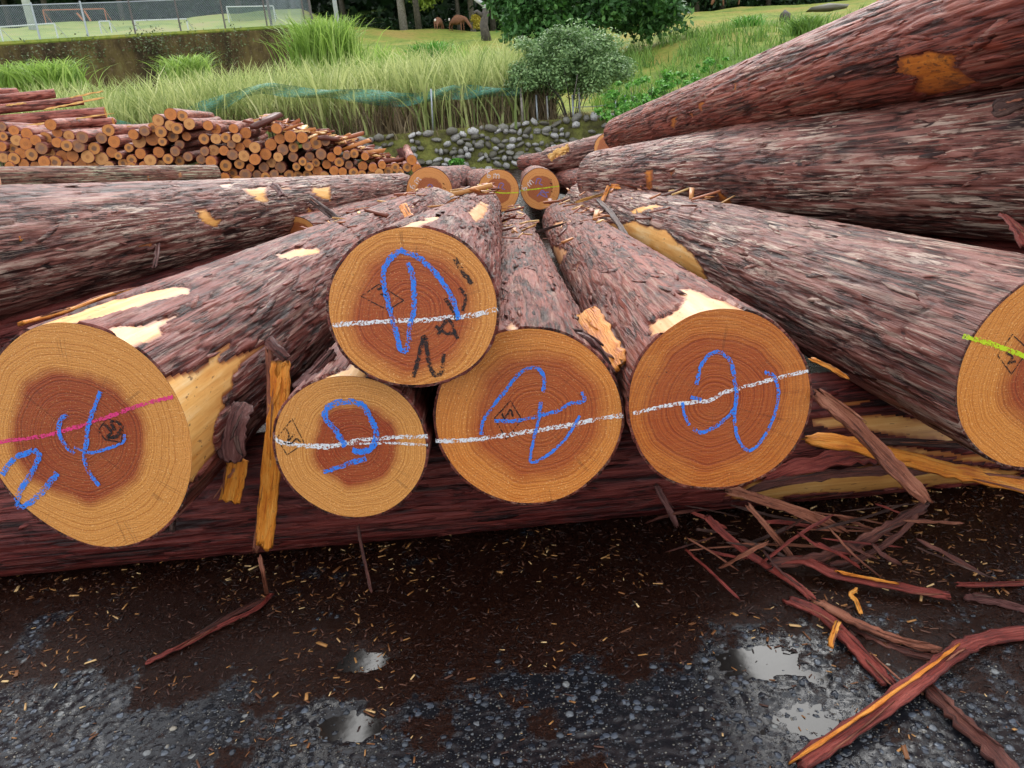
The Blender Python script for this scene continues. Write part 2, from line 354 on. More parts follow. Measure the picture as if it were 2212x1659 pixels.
c = t.mix(t.ramp(t.noise(p, 9, 4), [(.55, 0.0), (.7, .6)]), c, (.17, .12, .075))
t.bump(t.noise(p, 8, 4), .5, .05); M['mossy_concrete'] = t.fin(c, .85, .2)
t = NT('grassland'); p = t.coord('Object'); n = t.noise(p, .35, 5, .6); f = t.noise(p, 5, 5, .7)
c = t.ramp(t.math('ADD', t.math('MULTIPLY', n, .7), t.math('MULTIPLY', f, .3)), [(.36, (.085, .15, .022)), (.50, (.20, .235, .04)), (.62, (.29, .225, .06))])
c = t.mix(t.math('MULTIPLY', t.ramp(f, [(.3, 1.0), (.5, 0.0)]), .6), c, (.06, .075, .018))
t.bump(f, .6, .08); M['grassland'] = t.fin(c, .85, .15)
t = NT('sports_lawn'); p = t.coord('Object'); n = t.noise(p, .25, 5, .6); f = t.noise(p, 4, 4, .7)
c = t.ramp(t.math('ADD', t.math('MULTIPLY', n, .7), t.math('MULTIPLY', f, .3)), [(.36, (.16, .23, .06)), (.50, (.27, .33, .09)), (.62, (.34, .31, .13))])
M['lawn'] = t.fin(c, .85, .15)
def mat_mesh(name, c, cell, wire, fill=.0):
    t = NT(name); st = attr(t, 'st', 'Vector'); sx = t.n('SeparateXYZ'); t.l(st, sx.inputs[0])
    a = t.math('ADD', sx.outputs[0], sx.outputs[1]); b = t.math('SUBTRACT', sx.outputs[0], sx.outputs[1])
    fr = [t.math('LESS_THAN', t.math('PINGPONG', v, cell/2), wire) for v in (a, b)]
    al = t.math('MAXIMUM', t.math('MAXIMUM', fr[0], fr[1]), fill)
    return t.fin(c, .6, .4, al)
M['net_wire'] = mat_mesh('chain_link', (.26, .31, .33), .07, .0055)
t = NT('green_netting'); st = attr(t, 'st', 'Vector')
n = t.noise(st, 6, 4, .7); M['net_green'] = t.fin(t.ramp(n, [(.3, (.02, .13, .09)), (.7, (.07, .28, .21))]), .5, .4, t.ramp(n, [(.36, .15), (.62, .80)]))
M['net_blue'] = mat_mesh('goal_net', (.10, .17, .17), .12, .012, .22)

# ------------------------------------------------------------------ the yard: wet asphalt littered with bark crumbs, one sheet to the horizon
PUD = [(PZ(1675, 1400, 0), .140, .105), (PZ(788, 1425, 0), .055, .042), (PZ(758, 1563, 0), .065, .048), (PZ(1730, 1548, 0), .080, .050)]
gx = np.concatenate([-np.geomspace(400, 2.35, 40), np.arange(-2.3, 2.3, .0068), np.geomspace(2.35, 400, 40)])
gy = np.concatenate([[-60, -20, -8, -3, -1, 0, .5, .8, .95], np.arange(1.0, 1.6, .0058), np.arange(1.6, 2.35, .0085), np.geomspace(2.4, 500, 60)])
GX, GY = np.meshgrid(gx, gy)
def worley(x, y, s):
    x = x*s; y = y*s; ix = np.floor(x); iy = np.floor(y); d = np.full(x.shape, 9.); cid = np.zeros(x.shape)
    for a in (-1, 0, 1):
        for b in (-1, 0, 1):
            jx = _hash(ix+a, iy+b, ix*0, 3); jy = _hash(ix+a, iy+b, ix*0, 5); cc = _hash(ix+a, iy+b, ix*0, 11)
            q = np.hypot(ix+a+jx-x, iy+b+jy-y)*(.8+.6*cc); m = q < d; d = np.where(m, q, d); cid = np.where(m, cc, cid)
    return d, cid
fine = (np.abs(GX) < 2.3) & (GY > .99) & (GY < 2.4)
wd, wc = worley(GX, GY, 48.)
def crumb_mask(x, y):
    a = fbm(x*2.2+3, y*2.2, x*0, 4, 5); b = fbm(x*9, y*9, x*0+4, 3, 8)
    near = sst(1.26, 1.78, y + .25*(a-.5) + .03*x)
    m = sst(.32, .74, .44*near + .60*a + .70*(b-.5))
    return np.clip(m, 0, 1)
CR = crumb_mask(GX, GY)
big = fbm(GX*1.6, GY*1.6, GX*0+2, 3, 4)-.5
GZ = .0048*np.clip(1-wd*1.25, 0, 1)*(.35+wc)*(1-.65*CR) + .010*big + .004*(fbm(GX*22, GY*22, GX*0, 3, 9)-.5)
for c0, s0, a0 in [((.55, 1.62), .17, .020), ((.85, 1.45), .13, .012), ((-.55, 1.72), .12, .014), ((1.25, 1.5), .2, .014), ((.2, 1.75), .22, .008)]:
    dd = ((GX-c0[0])/s0/1.6)**2 + ((GY-c0[1])/s0/.6)**2
    GZ += a0*np.exp(-dd)*(.5+fbm(GX*14, GY*14, GX*0, 3, 2))*fine; CR = np.maximum(CR, np.exp(-dd)*.9)
for c0, rx, ry in PUD:
    dd = ((GX-c0[0])/rx)**2 + ((GY-c0[1])/ry)**2
    k = sst(2.2, .4, dd + 2.2*(fbm(GX*13, GY*13, GX*0, 3, 14)-.5) + 1.6*(fbm(GX*48, GY*48, GX*0, 2, 15)-.5))
    GZ = GZ*(1-.55*k) - (.0068 if rx > .09 or rx < .07 else .0045)*k; CR = CR*(1-.6*k)
GZ = np.where(fine, GZ, 0); CR = np.where((GY > 2.2) & (GY < 14), 1, CR)  # dark of the gaps under the logs put into the ground colour
V = np.stack([GX, GY, GZ], -1).reshape(-1, 3); nx_, ny_ = len(gx), len(gy)
I = np.arange(nx_*ny_).reshape(ny_, nx_)
Fq = np.stack([I[:-1, :-1], I[:-1, 1:], I[1:, 1:], I[1:, :-1]], -1).reshape(-1, 4)
t = NT('wet_asphalt'); p = t.coord('Object')
wv = t.n('VectorMath', operation='MULTIPLY_ADD'); t.l(t.noise(p, 30, 2, .5, 0, 'Color'), wv.inputs[0]); wv.inputs[1].default_value = (.012, .012, 0); t.l(p, wv.inputs[2]); pw = wv.outputs[0]
d1 = t.vor(pw, 46, 'F1'); c1 = t.vor(pw, 46, 'F1', 'Color'); d2 = t.vor(pw, 170, 'F1'); c2 = t.vor(pw, 170, 'F1', 'Color')
s1 = t.n('SeparateColor'); t.l(c1, s1.inputs[0]); s2 = t.n('SeparateColor'); t.l(c2, s2.inputs[0])
st1 = t.math('MULTIPLY', t.ramp(d1, [(.30, 1.0), (.42, 0.0)]), t.math('GREATER_THAN', s1.outputs[0], .50))
st2 = t.math('MULTIPLY', t.ramp(d2, [(.30, 1.0), (.45, 0.0)]), t.math('GREATER_THAN', s2.outputs[0], .55))
tone1 = t.ramp(s1.outputs[1], [(0, (.012, .015, .021)), (.5, (.036, .044, .060)), (.85, (.085, .10, .125)), (1, (.19, .19, .18))])
tone2 = t.ramp(s2.outputs[1], [(0, (.014, .015, .018)), (.7, (.045, .049, .057)), (1, (.19, .17, .13))])
c = t.mix(st2, (.009, .0095, .012), tone2); c = t.mix(st1, c, tone1)
cr = attr(t, 'crumb'); cn = t.noise(p, 190, 5, .75); cn2 = t.noise(p, 60, 4, .65)
cm = t.math('ADD', cr, t.math('MULTIPLY', t.math('SUBTRACT', cn2, .50), 1.2)); cm = t.math('ADD', cm, t.math('MULTIPLY', t.math('SUBTRACT', t.noise(p, 13, 3, .6, .6), .46), 1.5)); cm = t.ramp(cm, [(.26, 0.0), (.52, 1.0)])
cc = t.ramp(cn, [(.35, (.005, .002, .0015)), (.55, (.018, .006, .0035)), (.72, (.06, .022, .011))])
c = t.mix(cm, c, cc)
hgt = t.math('ADD', t.math('MULTIPLY', t.math('SUBTRACT', 1, d1), st1), t.math('MULTIPLY', t.math('SUBTRACT', 1, d2), t.math('MULTIPLY', st2, .35)))
hgt = t.math('ADD', t.math('MULTIPLY', hgt, t.math('SUBTRACT', 1, t.math('MULTIPLY', cm, .7))), t.math('MULTIPLY', cn, t.math('ADD', .10, t.math('MULTIPLY', cm, .40))))
t.bump(hgt, .62, .010)
rr = t.math('ADD', -.06, t.math('MULTIPLY', t.noise(p, 9, 4, .6), .42)); rr = t.math('ADD', rr, t.math('MULTIPLY', cm, .12))
M['asphalt'] = t.fin(c, rr, t.math('SUBTRACT', .5, t.math('MULTIPLY', cm, .34)))
g = obj('ground', V, Fq, M['asphalt'], attrs={'crumb': ('FLOAT', CR)}); tag(g, 'wet dark asphalt yard littered with bark crumbs', 'ground', kind='structure')
t = NT('puddle_water'); t.fin((.012, .010, .009),   .12, .5, IOR=1.36)
t.bump(t.noise(t.coord('Object'), 25, 2), .03, .01); M['water'] = t.m
for i, (c0, rx, ry) in enumerate(PUD):
    n = 40; ang = np.linspace(0, 2*math.pi, n, endpoint=False)
    ring = np.stack([c0[0]+rx*1.42*np.cos(ang), c0[1]+ry*1.42*np.sin(ang), np.full(n, -.0034-.0003*i)], -1)
    o = obj('puddle', np.vstack([ring, [[c0[0], c0[1], -.0034-.0003*i]]]), [(k, (k+1) % n, n) for k in range(n)], M['water'])
    tag(o, ['large shallow puddle mirroring the sky left of the long red bark strip', 'small puddle mirroring the sky, farther of the two on the left',
            'small puddle mirroring the sky, nearer of the two on the left', 'broken rippled puddle just in front of the large mirror puddle'][i], 'puddle', kind='structure')

# ------------------------------------------------------------------ logs
def frame(near, far):
    d = Vector(far)-Vector(near); L = d.length; d.normalize(); x = d.cross(Vector((0, 0, 1))).normalized(); y = x.cross(d)
    Mx = Matrix(((x.x, y.x, -d.x, near[0]), (x.y, y.y, -d.y, near[1]), (x.z, y.z, -d.z, near[2]), (0, 0, 0, 1)))
    return Mx, L
def pip(px, py, poly):
    ins = np.zeros(px.shape, bool); n = len(poly)
    for i in range(n):
        (x1, y1), (x2, y2) = poly[i], poly[(i+1) % n]
        cnd = ((y1 > py) != (y2 > py)) & (px < (x2-x1)*(py-y1)/((y2-y1) if y2 != y1 else 1e-9)+x1)
        ins ^= cnd
    return ins
def log_shell(L, r0, r1, nu, nv, seed, ell=(1, 1), thick=.012, power=1.6, freq=34, lobes=.03, bend=0., flare=0.):
    s = np.linspace(0, 1, nu); T = L*np.where(s < 1, s**power, 1); th = np.linspace(0, 2*math.pi, nv, endpoint=False)
    TT, TH_ = np.meshgrid(T, th, indexing='ij'); cx_, sy_ = np.cos(TH_), np.sin(TH_)
    rad = r0+(r1-r0)*TT/L + flare*np.exp(-TT/.35)
    rad = rad*(1+lobes*2*(fbm(cx_*1.1+9, sy_*1.1, TT*.45, 2, seed)-.5))
    W = rad-thick*.75                                                             # surface of the wood under the bark
    X, Y = cx_*.2*freq, sy_*.2*freq; Z = TT*2.7
    wx = fbm(X*.35, Y*.35, Z*.5, 2, seed+3)-.5
    n = fbm(X+2.2*wx, Y+2.2*wx, Z+1.5*wx, 3, seed+7)
    fur = sst(.0, .20, np.abs(n-.5)*2)
    plate = vnoise(X*.9+5*wx, Y*.9, Z*.8, seed+21)
    fine_ = fbm(X*2.6, Y*2.6, Z*2.5, 2, seed+31)
    hg = np.clip(.04+.50*fur+.36*(np.floor(plate*3.99)/3)+.36*(fine_-.4), 0, 1.2)
    edge = np.exp(-TT/.025); hg = hg*(1-edge)+(.42+.30*hg)*edge                        # sawn rim
    return TT, TH_, cx_*ell[0], sy_*ell[1], W, thick*hg, hg, (bend*np.sin(np.pi*TT/L))
def make_log(name, label, cat, near, far, r0, r1, nu=220, nv=240, seed=1, bark='bark', face=None, far_face=None, ell=(1, 1), thick=.0095, power=1.6,
             patches=(), bare='bare', freq=34, bend=0., flare=0., group=None, lobes=.03, jitter=5, flakes=None):
    flakes = (600 if nu > 200 else 90) if flakes is None else flakes
    Mx, L = frame(near, far)
    root = thing(name, label, cat, Mx, group)
    TT, TH_, cx_, sy_, W, hb, hg, bd = log_shell(L, r0, r1, nu, nv, seed, ell, thick, power, freq, lobes, bend, flare)
    def pos(rr): return np.stack([cx_*rr, sy_*rr+bd, -TT], -1)
    bm = np.zeros(W.shape, bool)
    if patches:
        P0 = pos(W+hb); Mn = np.array(Mx)
        PW = P0@Mn[:3, :3].T+Mn[:3, 3]
        nrm = np.stack([cx_, sy_, cx_*0], -1)@Mn[:3, :3].T
        front = ((EYE-PW)*nrm).sum(-1) > 0
        px, py = proj(PW.reshape(-1, 3)); px = px.reshape(W.shape); py = py.reshape(W.shape)
        jx = (fbm(cx_*9, sy_*9, TT*9, 3, seed+50)-.5)*jitter*2; jy = (fbm(cx_*9+7, sy_*9, TT*9, 3, seed+60)-.5)*jitter*2
        for poly in patches: bm |= pip(px+jx, py+jy, poly) & front
    hb2 = np.where(bm, .0006*hg, hb)
    # lips: bark stands a little proud round a peeled patch
    Vg = pos(W+hb2)
    lip = pos(W[:1])[0]                                                              # wood edge of the sawn end
    Vall = np.vstack([lip, Vg.reshape(-1, 3)]); hat = np.concatenate([np.full(nv, .2), hg.ravel()])
    I = np.arange(nu*nv).reshape(nu, nv)+nv; I2 = np.roll(I, -1, 1)
    Fq = np.stack([I[:-1], I[1:], I2[1:], I2[:-1]], -1).reshape(-1, 4)
    fb = (bm[:-1] & bm[1:] & np.roll(bm, -1, 1)[:-1] & np.roll(bm, -1, 1)[1:]).ravel()
    comps = []; todo = set(np.flatnonzero(fb).tolist())
    while todo:                                                                      # every peeled patch is a part of its own
        q = [todo.pop()]; cur = []
        while q:
            f = q.pop(); cur.append(f); i_, j_ = divmod(f, nv)
            for g_ in ((i_-1)*nv+j_, (i_+1)*nv+j_, i_*nv+(j_+1) % nv, i_*nv+(j_-1) % nv, (i_-1)*nv+(j_+1) % nv, (i_+1)*nv+(j_+1) % nv, (i_-1)*nv+(j_-1) % nv, (i_+1)*nv+(j_-1) % nv):
                if g_ in todo: todo.discard(g_); q.append(g_)
        if len(cur) > 5: comps.append(np.array(cur))
        else: fb[cur] = False
    e = np.arange(nv); rim = np.stack([e, I[0], np.roll(I[0], -1), np.roll(e, -1)], -1)
    ero = bm.copy(); dist = np.zeros(W.shape)
    for _ in range(4):
        ero = ero & np.roll(ero, 1, 0) & np.roll(ero, -1, 0) & np.roll(ero, 1, 1) & np.roll(ero, -1, 1); dist += ero*.25
    eat = np.concatenate([np.zeros(nv), dist.ravel()])
    def part(nm, faces, mat):
        used, inv = np.unique(faces, return_inverse=True)
        return obj(nm, Vall[used], inv.reshape(faces.shape), mat, root, True, {'hgt': ('FLOAT', hat[used]), 'edge': ('FLOAT', eat[used])})
    part('bark', np.vstack([rim, Fq[~fb]]), M[bark])
    for comp in comps: part('bare_wood', Fq[comp], M[bare])
    if flakes:                                                                       # small lifted plates of bark, too many to pick apart
        rg = np.random.default_rng(seed+900); n_ = flakes; ii = (rg.random(n_)**.62*(nu-14)+10).astype(int); jj = rg.integers(0, nv, n_)
        k_ = ~bm[ii, jj] & (TT[ii, jj] > .13); ii, jj = ii[k_], jj[k_]; n_ = len(ii); c_ = Vg[ii, jj]; nr_ = np.stack([cx_[ii, jj], sy_[ii, jj], 0*ii], -1); nr_ /= np.linalg.norm(nr_, axis=1)[:, None]
        az = np.array([0, 0, -1.])[None]+rg.normal(0, .13, (n_, 3)); az -= nr_*(az*nr_).sum(1)[:, None]; az += nr_*rg.normal(.0, .045, n_)[:, None]; az /= np.linalg.norm(az, axis=1)[:, None]
        si = np.cross(nr_, az); si /= np.linalg.norm(si, axis=1)[:, None]; up_ = np.cross(az, si)
        ln_ = rg.uniform(.03, .11, n_)*rg.choice([1, 1, 1.7], n_); wd_ = ln_*rg.uniform(.06, .17, n_); tk = rg.uniform(.0010, .0022, n_)
        hexa = np.array([(-1, 0), (-.55, -1), (.5, -.9), (1, .1), (.45, 1), (-.6, .8)])*.5
        hx = hexa[None]*(1+.7*(rg.random((n_, 6, 2))-.5)); vv = []
        for sgn in (-.5, .5):
            vv.append(c_[:, None]+az[:, None]*(hx[..., :1]*ln_[:, None, None])+si[:, None]*(hx[..., 1:]*wd_[:, None, None])+up_[:, None]*((tk*(sgn+.15))[:, None, None]+(-.5*hx[..., 1:]**2*wd_[:, None, None]**2/.2)))
        vv = np.concatenate(vv, 1).reshape(-1, 3); b6 = np.arange(n_)[:, None]*12; fq = []
        for a_, b_, c2, d2 in [(6, 7, 8, 11), (8, 9, 10, 11), (0, 5, 2, 1), (2, 5, 4, 3)]+[(q_, (q_+1) % 6, 6+(q_+1) % 6, 6+q_) for q_ in range(6)]: fq.append(np.concatenate([b6+a_, b6+b_, b6+c2, b6+d2], 1))
        fo = obj('bark_flakes', vv, np.vstack(fq), M[bark], root, False, {'hgt': ('FLOAT', np.repeat(rg.uniform(.3, 1.25, n_), 12))}); fo['kind'] = 'stuff'
    nr = 10; rr = np.linspace(1, 0, nr, endpoint=False)
    disc = np.vstack([lip[None]*np.array([1, 1, 0])*k for k in rr]).reshape(-1, 3); disc[:, 1] += 0
    disc = np.vstack([disc, [[0, 0, 0]]])
    J = np.arange(nr*nv).reshape(nr, nv)
    fc = [tuple(map(int, q)) for q in np.stack([J[:-1], np.roll(J[:-1], -1, 1), np.roll(J[1:], -1, 1), J[1:]], -1).reshape(-1, 4)]
    fc += [(int(J[-1, k]), int(J[-1, (k+1) % nv]), nr*nv) for k in range(nv)]
    cf = obj('cut_face', disc, fc, face or M['face_far'], root, False)
    fe = Vg[-1]; obj('far_cut_face', np.vstack([fe, fe.mean(0)[None]]), [(int(k), nv, int((k+1) % nv))[::-1] for k in range(nv)], far_face or M['face_far'], root, False)
    bpy.context.view_layer.update()
    return root
def on_face(root, x, y, off=.0016):
    Mi = np.array(root.matrix_world.inverted()); o = Mi[:3, :3]@EYE+Mi[:3, 3]; d = Mi[:3, :3]@ray(x, y)
    k = (off-o[2])/d[2]; return o+d*k
def catmull(P, n=6):
    P = np.asarray(P, float); Q = np.vstack([2*P[0]-P[1], P, 2*P[-1]-P[-2]]); out = []
    for i in range(1, len(Q)-2):
        for k in range(n):
            u = k/n; out.append(.5*((2*Q[i])+(Q[i+1]-Q[i-1])*u+(2*Q[i-1]-5*Q[i]+4*Q[i+1]-Q[i+2])*u*u+(3*Q[i]-Q[i-1]-3*Q[i+1]+Q[i+2])*u**3))
    out.append(Q[-2]); return np.array(out)
def stroke(root, name, px, wpx, mat, off=.0016, closed=False, smooth=True):
    P = np.array([on_face(root, *p, off) for p in px]); s = np.linalg.norm(on_face(root, px[0][0]+1, px[0][1], off)-P[0])
    if smooth and len(P) > 2: P = catmull(P, 8)
    if closed: P = np.vstack([P, P[:1]])
    out = []
    for a, b in zip(P[:-1], P[1:]):
        n = max(1, int(np.linalg.norm(b-a)/.004)); out += [a+(b-a)*k/n for k in range(n)]
    P = np.array(out+[P[-1]])
    d = np.gradient(P, axis=0); d /= np.linalg.norm(d, axis=1)[:, None]+1e-9
    nrm = np.stack([-d[:, 1], d[:, 0], d[:, 2]*0], -1); hw = wpx*.92*s/2*(.6+.7*rng.random(len(P)))[:, None]
    hw2 = wpx*.92*s/2*(.6+.7*rng.random(len(P)))[:, None]
    V = np.vstack([P+nrm*hw, P-nrm*hw2]); n = len(P); i = np.arange(n-1)
    return obj(name, V, np.stack([i+n, i+n+1, i+1, i], -1), M[mat], root, False)
def six_m(root, x, y, s, ang, mat='chalk_white'):
    def tr(pts): ca, sa = math.cos(ang), math.sin(ang); return [(x+s*(a*ca-b*sa), y+s*(a*sa+b*ca)) for a, b in pts]
    stroke(root, 'chalk_mark', tr([(-.7, -.5), (-.95, -.1), (-.95, .3), (-.7, .45), (-.5, .25), (-.7, .05), (-.92, .2)]), s*.16, mat)
    stroke(root, 'chalk_mark', tr([(0, .5), (0, -.1), (.2, -.2), (.35, 0), (.35, .45), (.38, 0), (.6, -.2), (.75, 0), (.75, .5)]), s*.15, mat, smooth=False)

M['face_far'] = mat_face('cut_face_far', .2, heart=.60, ring=135, sap=((0.474, 0.163, 0.036), (0.618, 0.267, 0.080)), hw=((.24, .055, .015), (.36, .10, .03)), heart_soft=.02, spots=.1)
# --- bearer log lying across, under the front ends
make_log('bearer_log', 'dark wet red-brown log lying crosswise on the ground under the front log ends', 'log', (-2.6, 2.22, .175), (2.9, 2.215, .195), .172, .205, 560, 200, 3,
         'bark_wet', thick=.010, power=1.0, freq=30, bare='bare_streak', jitter=9, patches=[
         [(1745, 905), (1830, 893), (1960, 898), (2080, 930), (2090, 965), (1960, 950), (1850, 930), (1760, 925)],
         [(1560, 1078), (1640, 1035), (1760, 1015), (1900, 1000), (2040, 1002), (2212, 1018), (2212, 1050), (2060, 1052), (1900, 1062), (1720, 1080), (1620, 1085)],
         [(1830, 962), (1960, 965), (2100, 985), (2212, 990), (2212, 1008), (2080, 1000), (1930, 985)],
         [(1770, 868), (1880, 860), (1900, 868), (1800, 880)]])
# --- the six near logs, sawn ends towards the camera
NEAR = {}
fm = lambda nm, r, **k: mat_face('cut_face_'+nm, r, **k)
NEAR['a'] = make_log('log', 'thick log at left edge with pink line and blue 2 chalked on its sawn end', 'log', (-.919, 1.60, .644), (-.549, 6.9, .398), .248, .180, 260, 280, 11,
    'bark', fm('a', .25, pith=(-.02, .0), heart=0.60, heart_soft=.05, hw=((.165, .021, .007), (.30, .050, .012)), sap=((.44, .158, .030), (.62, .268, .064)), ring=255), ell=(.955, 1.06), power=1.9, patches=[
    [(30, 712), (120, 684), (250, 641), (330, 622), (410, 616), (414, 632), (330, 648), (250, 674), (170, 692), (60, 722)],
    [(225, 705), (311, 693), (391, 676), (380, 690), (349, 703), (357, 718), (336, 735), (290, 747), (262, 735)],
    [(345, 812), (395, 802), (446, 787), (454, 766), (500, 737), (502, 748), (475, 777), (496, 775), (576, 737), (582, 747), (526, 787), (509, 817), (513, 833), (484, 859), (492, 880), (467, 918), (471, 972), (420, 1045), (395, 1060), (400, 985), (375, 892), (345, 833)],
    [(590, 548), (640, 535), (690, 530), (694, 545), (668, 552), (610, 556)]])
NEAR['b'] = make_log('log', 'smallest near log with a blue 9 shape and white line on its sawn end', 'log', (-.373, 1.64, .546), (-.231, 6.6, .351), .178, .133, 220, 220, 12,
    'bark', fm('b', .175, pith=(.012, .0), heart=0.56, hw=((.18, .020, .006), (.31, .046, .012)), sap=((.44, .162, .032), (.62, .275, .068)), ring=285, heart_soft=.06), power=1.9, patches=[
    [(628, 865), (640, 848), (700, 806), (740, 795), (770, 770), (805, 785), (795, 812), (720, 818), (660, 850)], [(682, 745), (712, 735), (716, 765), (690, 772)]])
NEAR['c'] = make_log('log', 'topmost near log with blue arrow and black scrawl chalked on its sawn end', 'log', (-.184, 1.58, .864), (-.085, 6.2, .474), .172, .128, 240, 240, 13,
    'bark', fm('c', .175, pith=(-.005, -.01), heart=0.72, hw=((.21, .028, .007), (.36, .068, .014)), sap=((.42, .135, .022), (.60, .235, .050)), ring=202), ell=(1.03, .985), power=1.9, patches=[
    [(855, 486), (900, 470), (960, 460), (935, 478), (880, 494)], [(985, 530), (1012, 545), (1048, 580), (1078, 640), (1064, 640), (1036, 592)],
    [(1010, 455), (1040, 430), (1060, 440), (1050, 470), (1030, 480)]], bare='bare_pink')
NEAR['d'] = make_log('log', 'large bottom log with blue 4 shape and white line on its sawn end', 'log', (.029, 1.65, .570), (.146, 6.6, .232), .213, .145, 220, 240, 14,
    'bark_red', fm('d', .21, pith=(.02, .0), heart=0.70, hw=((.23, .036, .007), (.39, .082, .016)), sap=((.44, .120, .016), (.60, .200, .034)), ring=202, heart_soft=.08), power=1.9, patches=[
    [(1085, 706), (1105, 690), (1120, 700), (1115, 716)]], bare='bare_pink')
NEAR['e'] = make_log('log', 'bottom log with wet dark orange sawn end, blue looping chalk and white line', 'log', (.449, 1.62, .578), (.541, 6.6, .240), .209, .171, 240, 250, 15,
    'bark_red', fm('e', .21, pith=(-.01, .0), heart=0.72, hw=((.21, .028, .006), (.36, .072, .013)), sap=((.29, .060, .007), (.45, .118, .015)), ring=195, heart_soft=.08, spots=.9, gl=.28), ell=(.985, 1.015), power=1.9, bare='bare_pink', patches=[
    [(1395, 696), (1454, 669), (1475, 646), (1458, 623), (1491, 617), (1533, 632), (1575, 644), (1630, 678), (1600, 690), (1521, 690), (1458, 700), (1403, 730)],
    [(1194, 529), (1187, 556), (1199, 589), (1211, 570), (1225, 539)], [(1232, 587), (1249, 566), (1249, 580)],
    [(1172, 508), (1200, 478), (1235, 474), (1230, 482), (1195, 492)]])
NEAR['f'] = make_log('log', 'thick log at right edge with yellow-green line on its sawn end', 'log', (1.195, 1.62, .570), (.729, 6.5, .385), .236, .179, 260, 280, 16,
    'bark_grey', fm('f', .235, pith=(.02, .0), heart=0.60, hw=((.17, .021, .006), (.31, .054, .013)), sap=((.44, .135, .020), (.61, .225, .042)), ring=225), power=1.8, freq=38, patches=[
    [(1385, 484), (1437, 494), (1462, 520), (1508, 562), (1535, 612), (1500, 625), (1437, 600), (1385, 575)],
    [(1278, 476), (1331, 482), (1366, 476), (1400, 486), (1400, 575), (1383, 548), (1314, 527), (1287, 507)], [(1355, 457), (1380, 446), (1417, 437), (1440, 445), (1405, 453), (1365, 462)]])
# --- logs lying to either side
make_log('log', 'long log resting on the log with the yellow-green line, below the topmost log at right', 'log', tuple(PY(2212, 345, 2.62)+(PY(2212, 345, 2.62)-PY(1300, 385, 6.1))*.22), tuple(PY(1300, 385, 6.1)),
    .272, .205, 300, 240, 21, 'bark_grey', power=1.5, freq=40, patches=[
    [(1390, 366), (1410, 366), (1407, 415), (1392, 406)], [(1480, 394), (1506, 433), (1500, 442), (1488, 433)], [(1543, 405), (1582, 441), (1572, 451), (1550, 433)], [(1440, 372), (1460, 365), (1448, 385)]], bare='bare_orange', jitter=3)
NEAR['h'] = make_log('log', 'topmost log at upper right with a large orange peeled patch', 'log', tuple(PY(2212, 25, 2.5)+(PY(2212, 25, 2.5)-PY(1338, 290, 6.6))*.22), tuple(PY(1338, 290, 6.6)),
    .208, .132, 300, 240, 22, 'bark_red', power=1.5, freq=40, bare='bare_orange', jitter=6, patches=[
    [(1936, 125), (2005, 108), (2064, 120), (2062, 147), (2116, 181), (2068, 200), (2009, 212), (1969, 200), (1977, 171), (1930, 160)],
    [(1506, 226), (1523, 220), (1512, 250)], [(1445, 258), (1462, 252), (1458, 282), (1448, 280)], [(1582, 177), (1594, 180), (1577, 208)], [(1465, 293), (1485, 292), (1482, 304), (1466, 303)], [(1488, 245), (1500, 240), (1496, 262)]])
make_log('log', 'long dark log at left with yellow peeled patches, above the thick pink-lined log', 'log', tuple(PY(0, 546, 3.15)+(PY(0, 546, 3.15)-PY(868, 410, 8.0))*.2), tuple(PY(868, 410, 8.0)),
    .272, .158, 300, 220, 23, 'bark_grey', power=1.5, freq=38, jitter=4, patches=[
    [(519, 405), (579, 402), (583, 436), (572, 440), (553, 433)], [(422, 452), (449, 448), (466, 471), (485, 469), (474, 497), (432, 476)], [(217, 491), (252, 482), (243, 500)],
    [(666, 404), (716, 400), (718, 438), (682, 424)], [(659, 440), (705, 471), (694, 517), (652, 517), (668, 481)], [(296, 534), (331, 521), (331, 534)], [(470, 398), (500, 393), (512, 400), (480, 405)], [(592, 403), (632, 402), (628, 410), (598, 410)]])
make_log('log', 'thinner log tucked under the far end of the long dark log at left', 'log', tuple(PY(640, 520, 5.2)), tuple(PY(872, 440, 7.7)), .16, .135, 90, 90, 24, 'bark_red')
make_log('log', 'grey mossy log with orange end at left edge, lying before the small log pile', 'log', tuple(PY(-8, 391, 9.0)), tuple(PY(466, 379, 10.9)), .150, .135, 130, 100, 25, 'bark_mossy', power=1., jitter=2, patches=[
    [(385, 372), (392, 370), (395, 382), (386, 384)], [(318, 378), (326, 376), (325, 398), (318, 392)], [(336, 366), (346, 366), (347, 375), (340, 374)]])
make_log('log', 'shadowed log glimpsed in the gap under the long dark log at left', 'log', (-2.15, 2.35, .50), (-.95, 7.3, .26), .235, .17, 90, 90, 41, 'bark_wet')
make_log('log', 'shadowed log glimpsed in the gap beside the yellow-green line log at right', 'log', (1.95, 2.35, .50), (.98, 6.3, .24), .225, .17, 90, 90, 42, 'bark_wet')
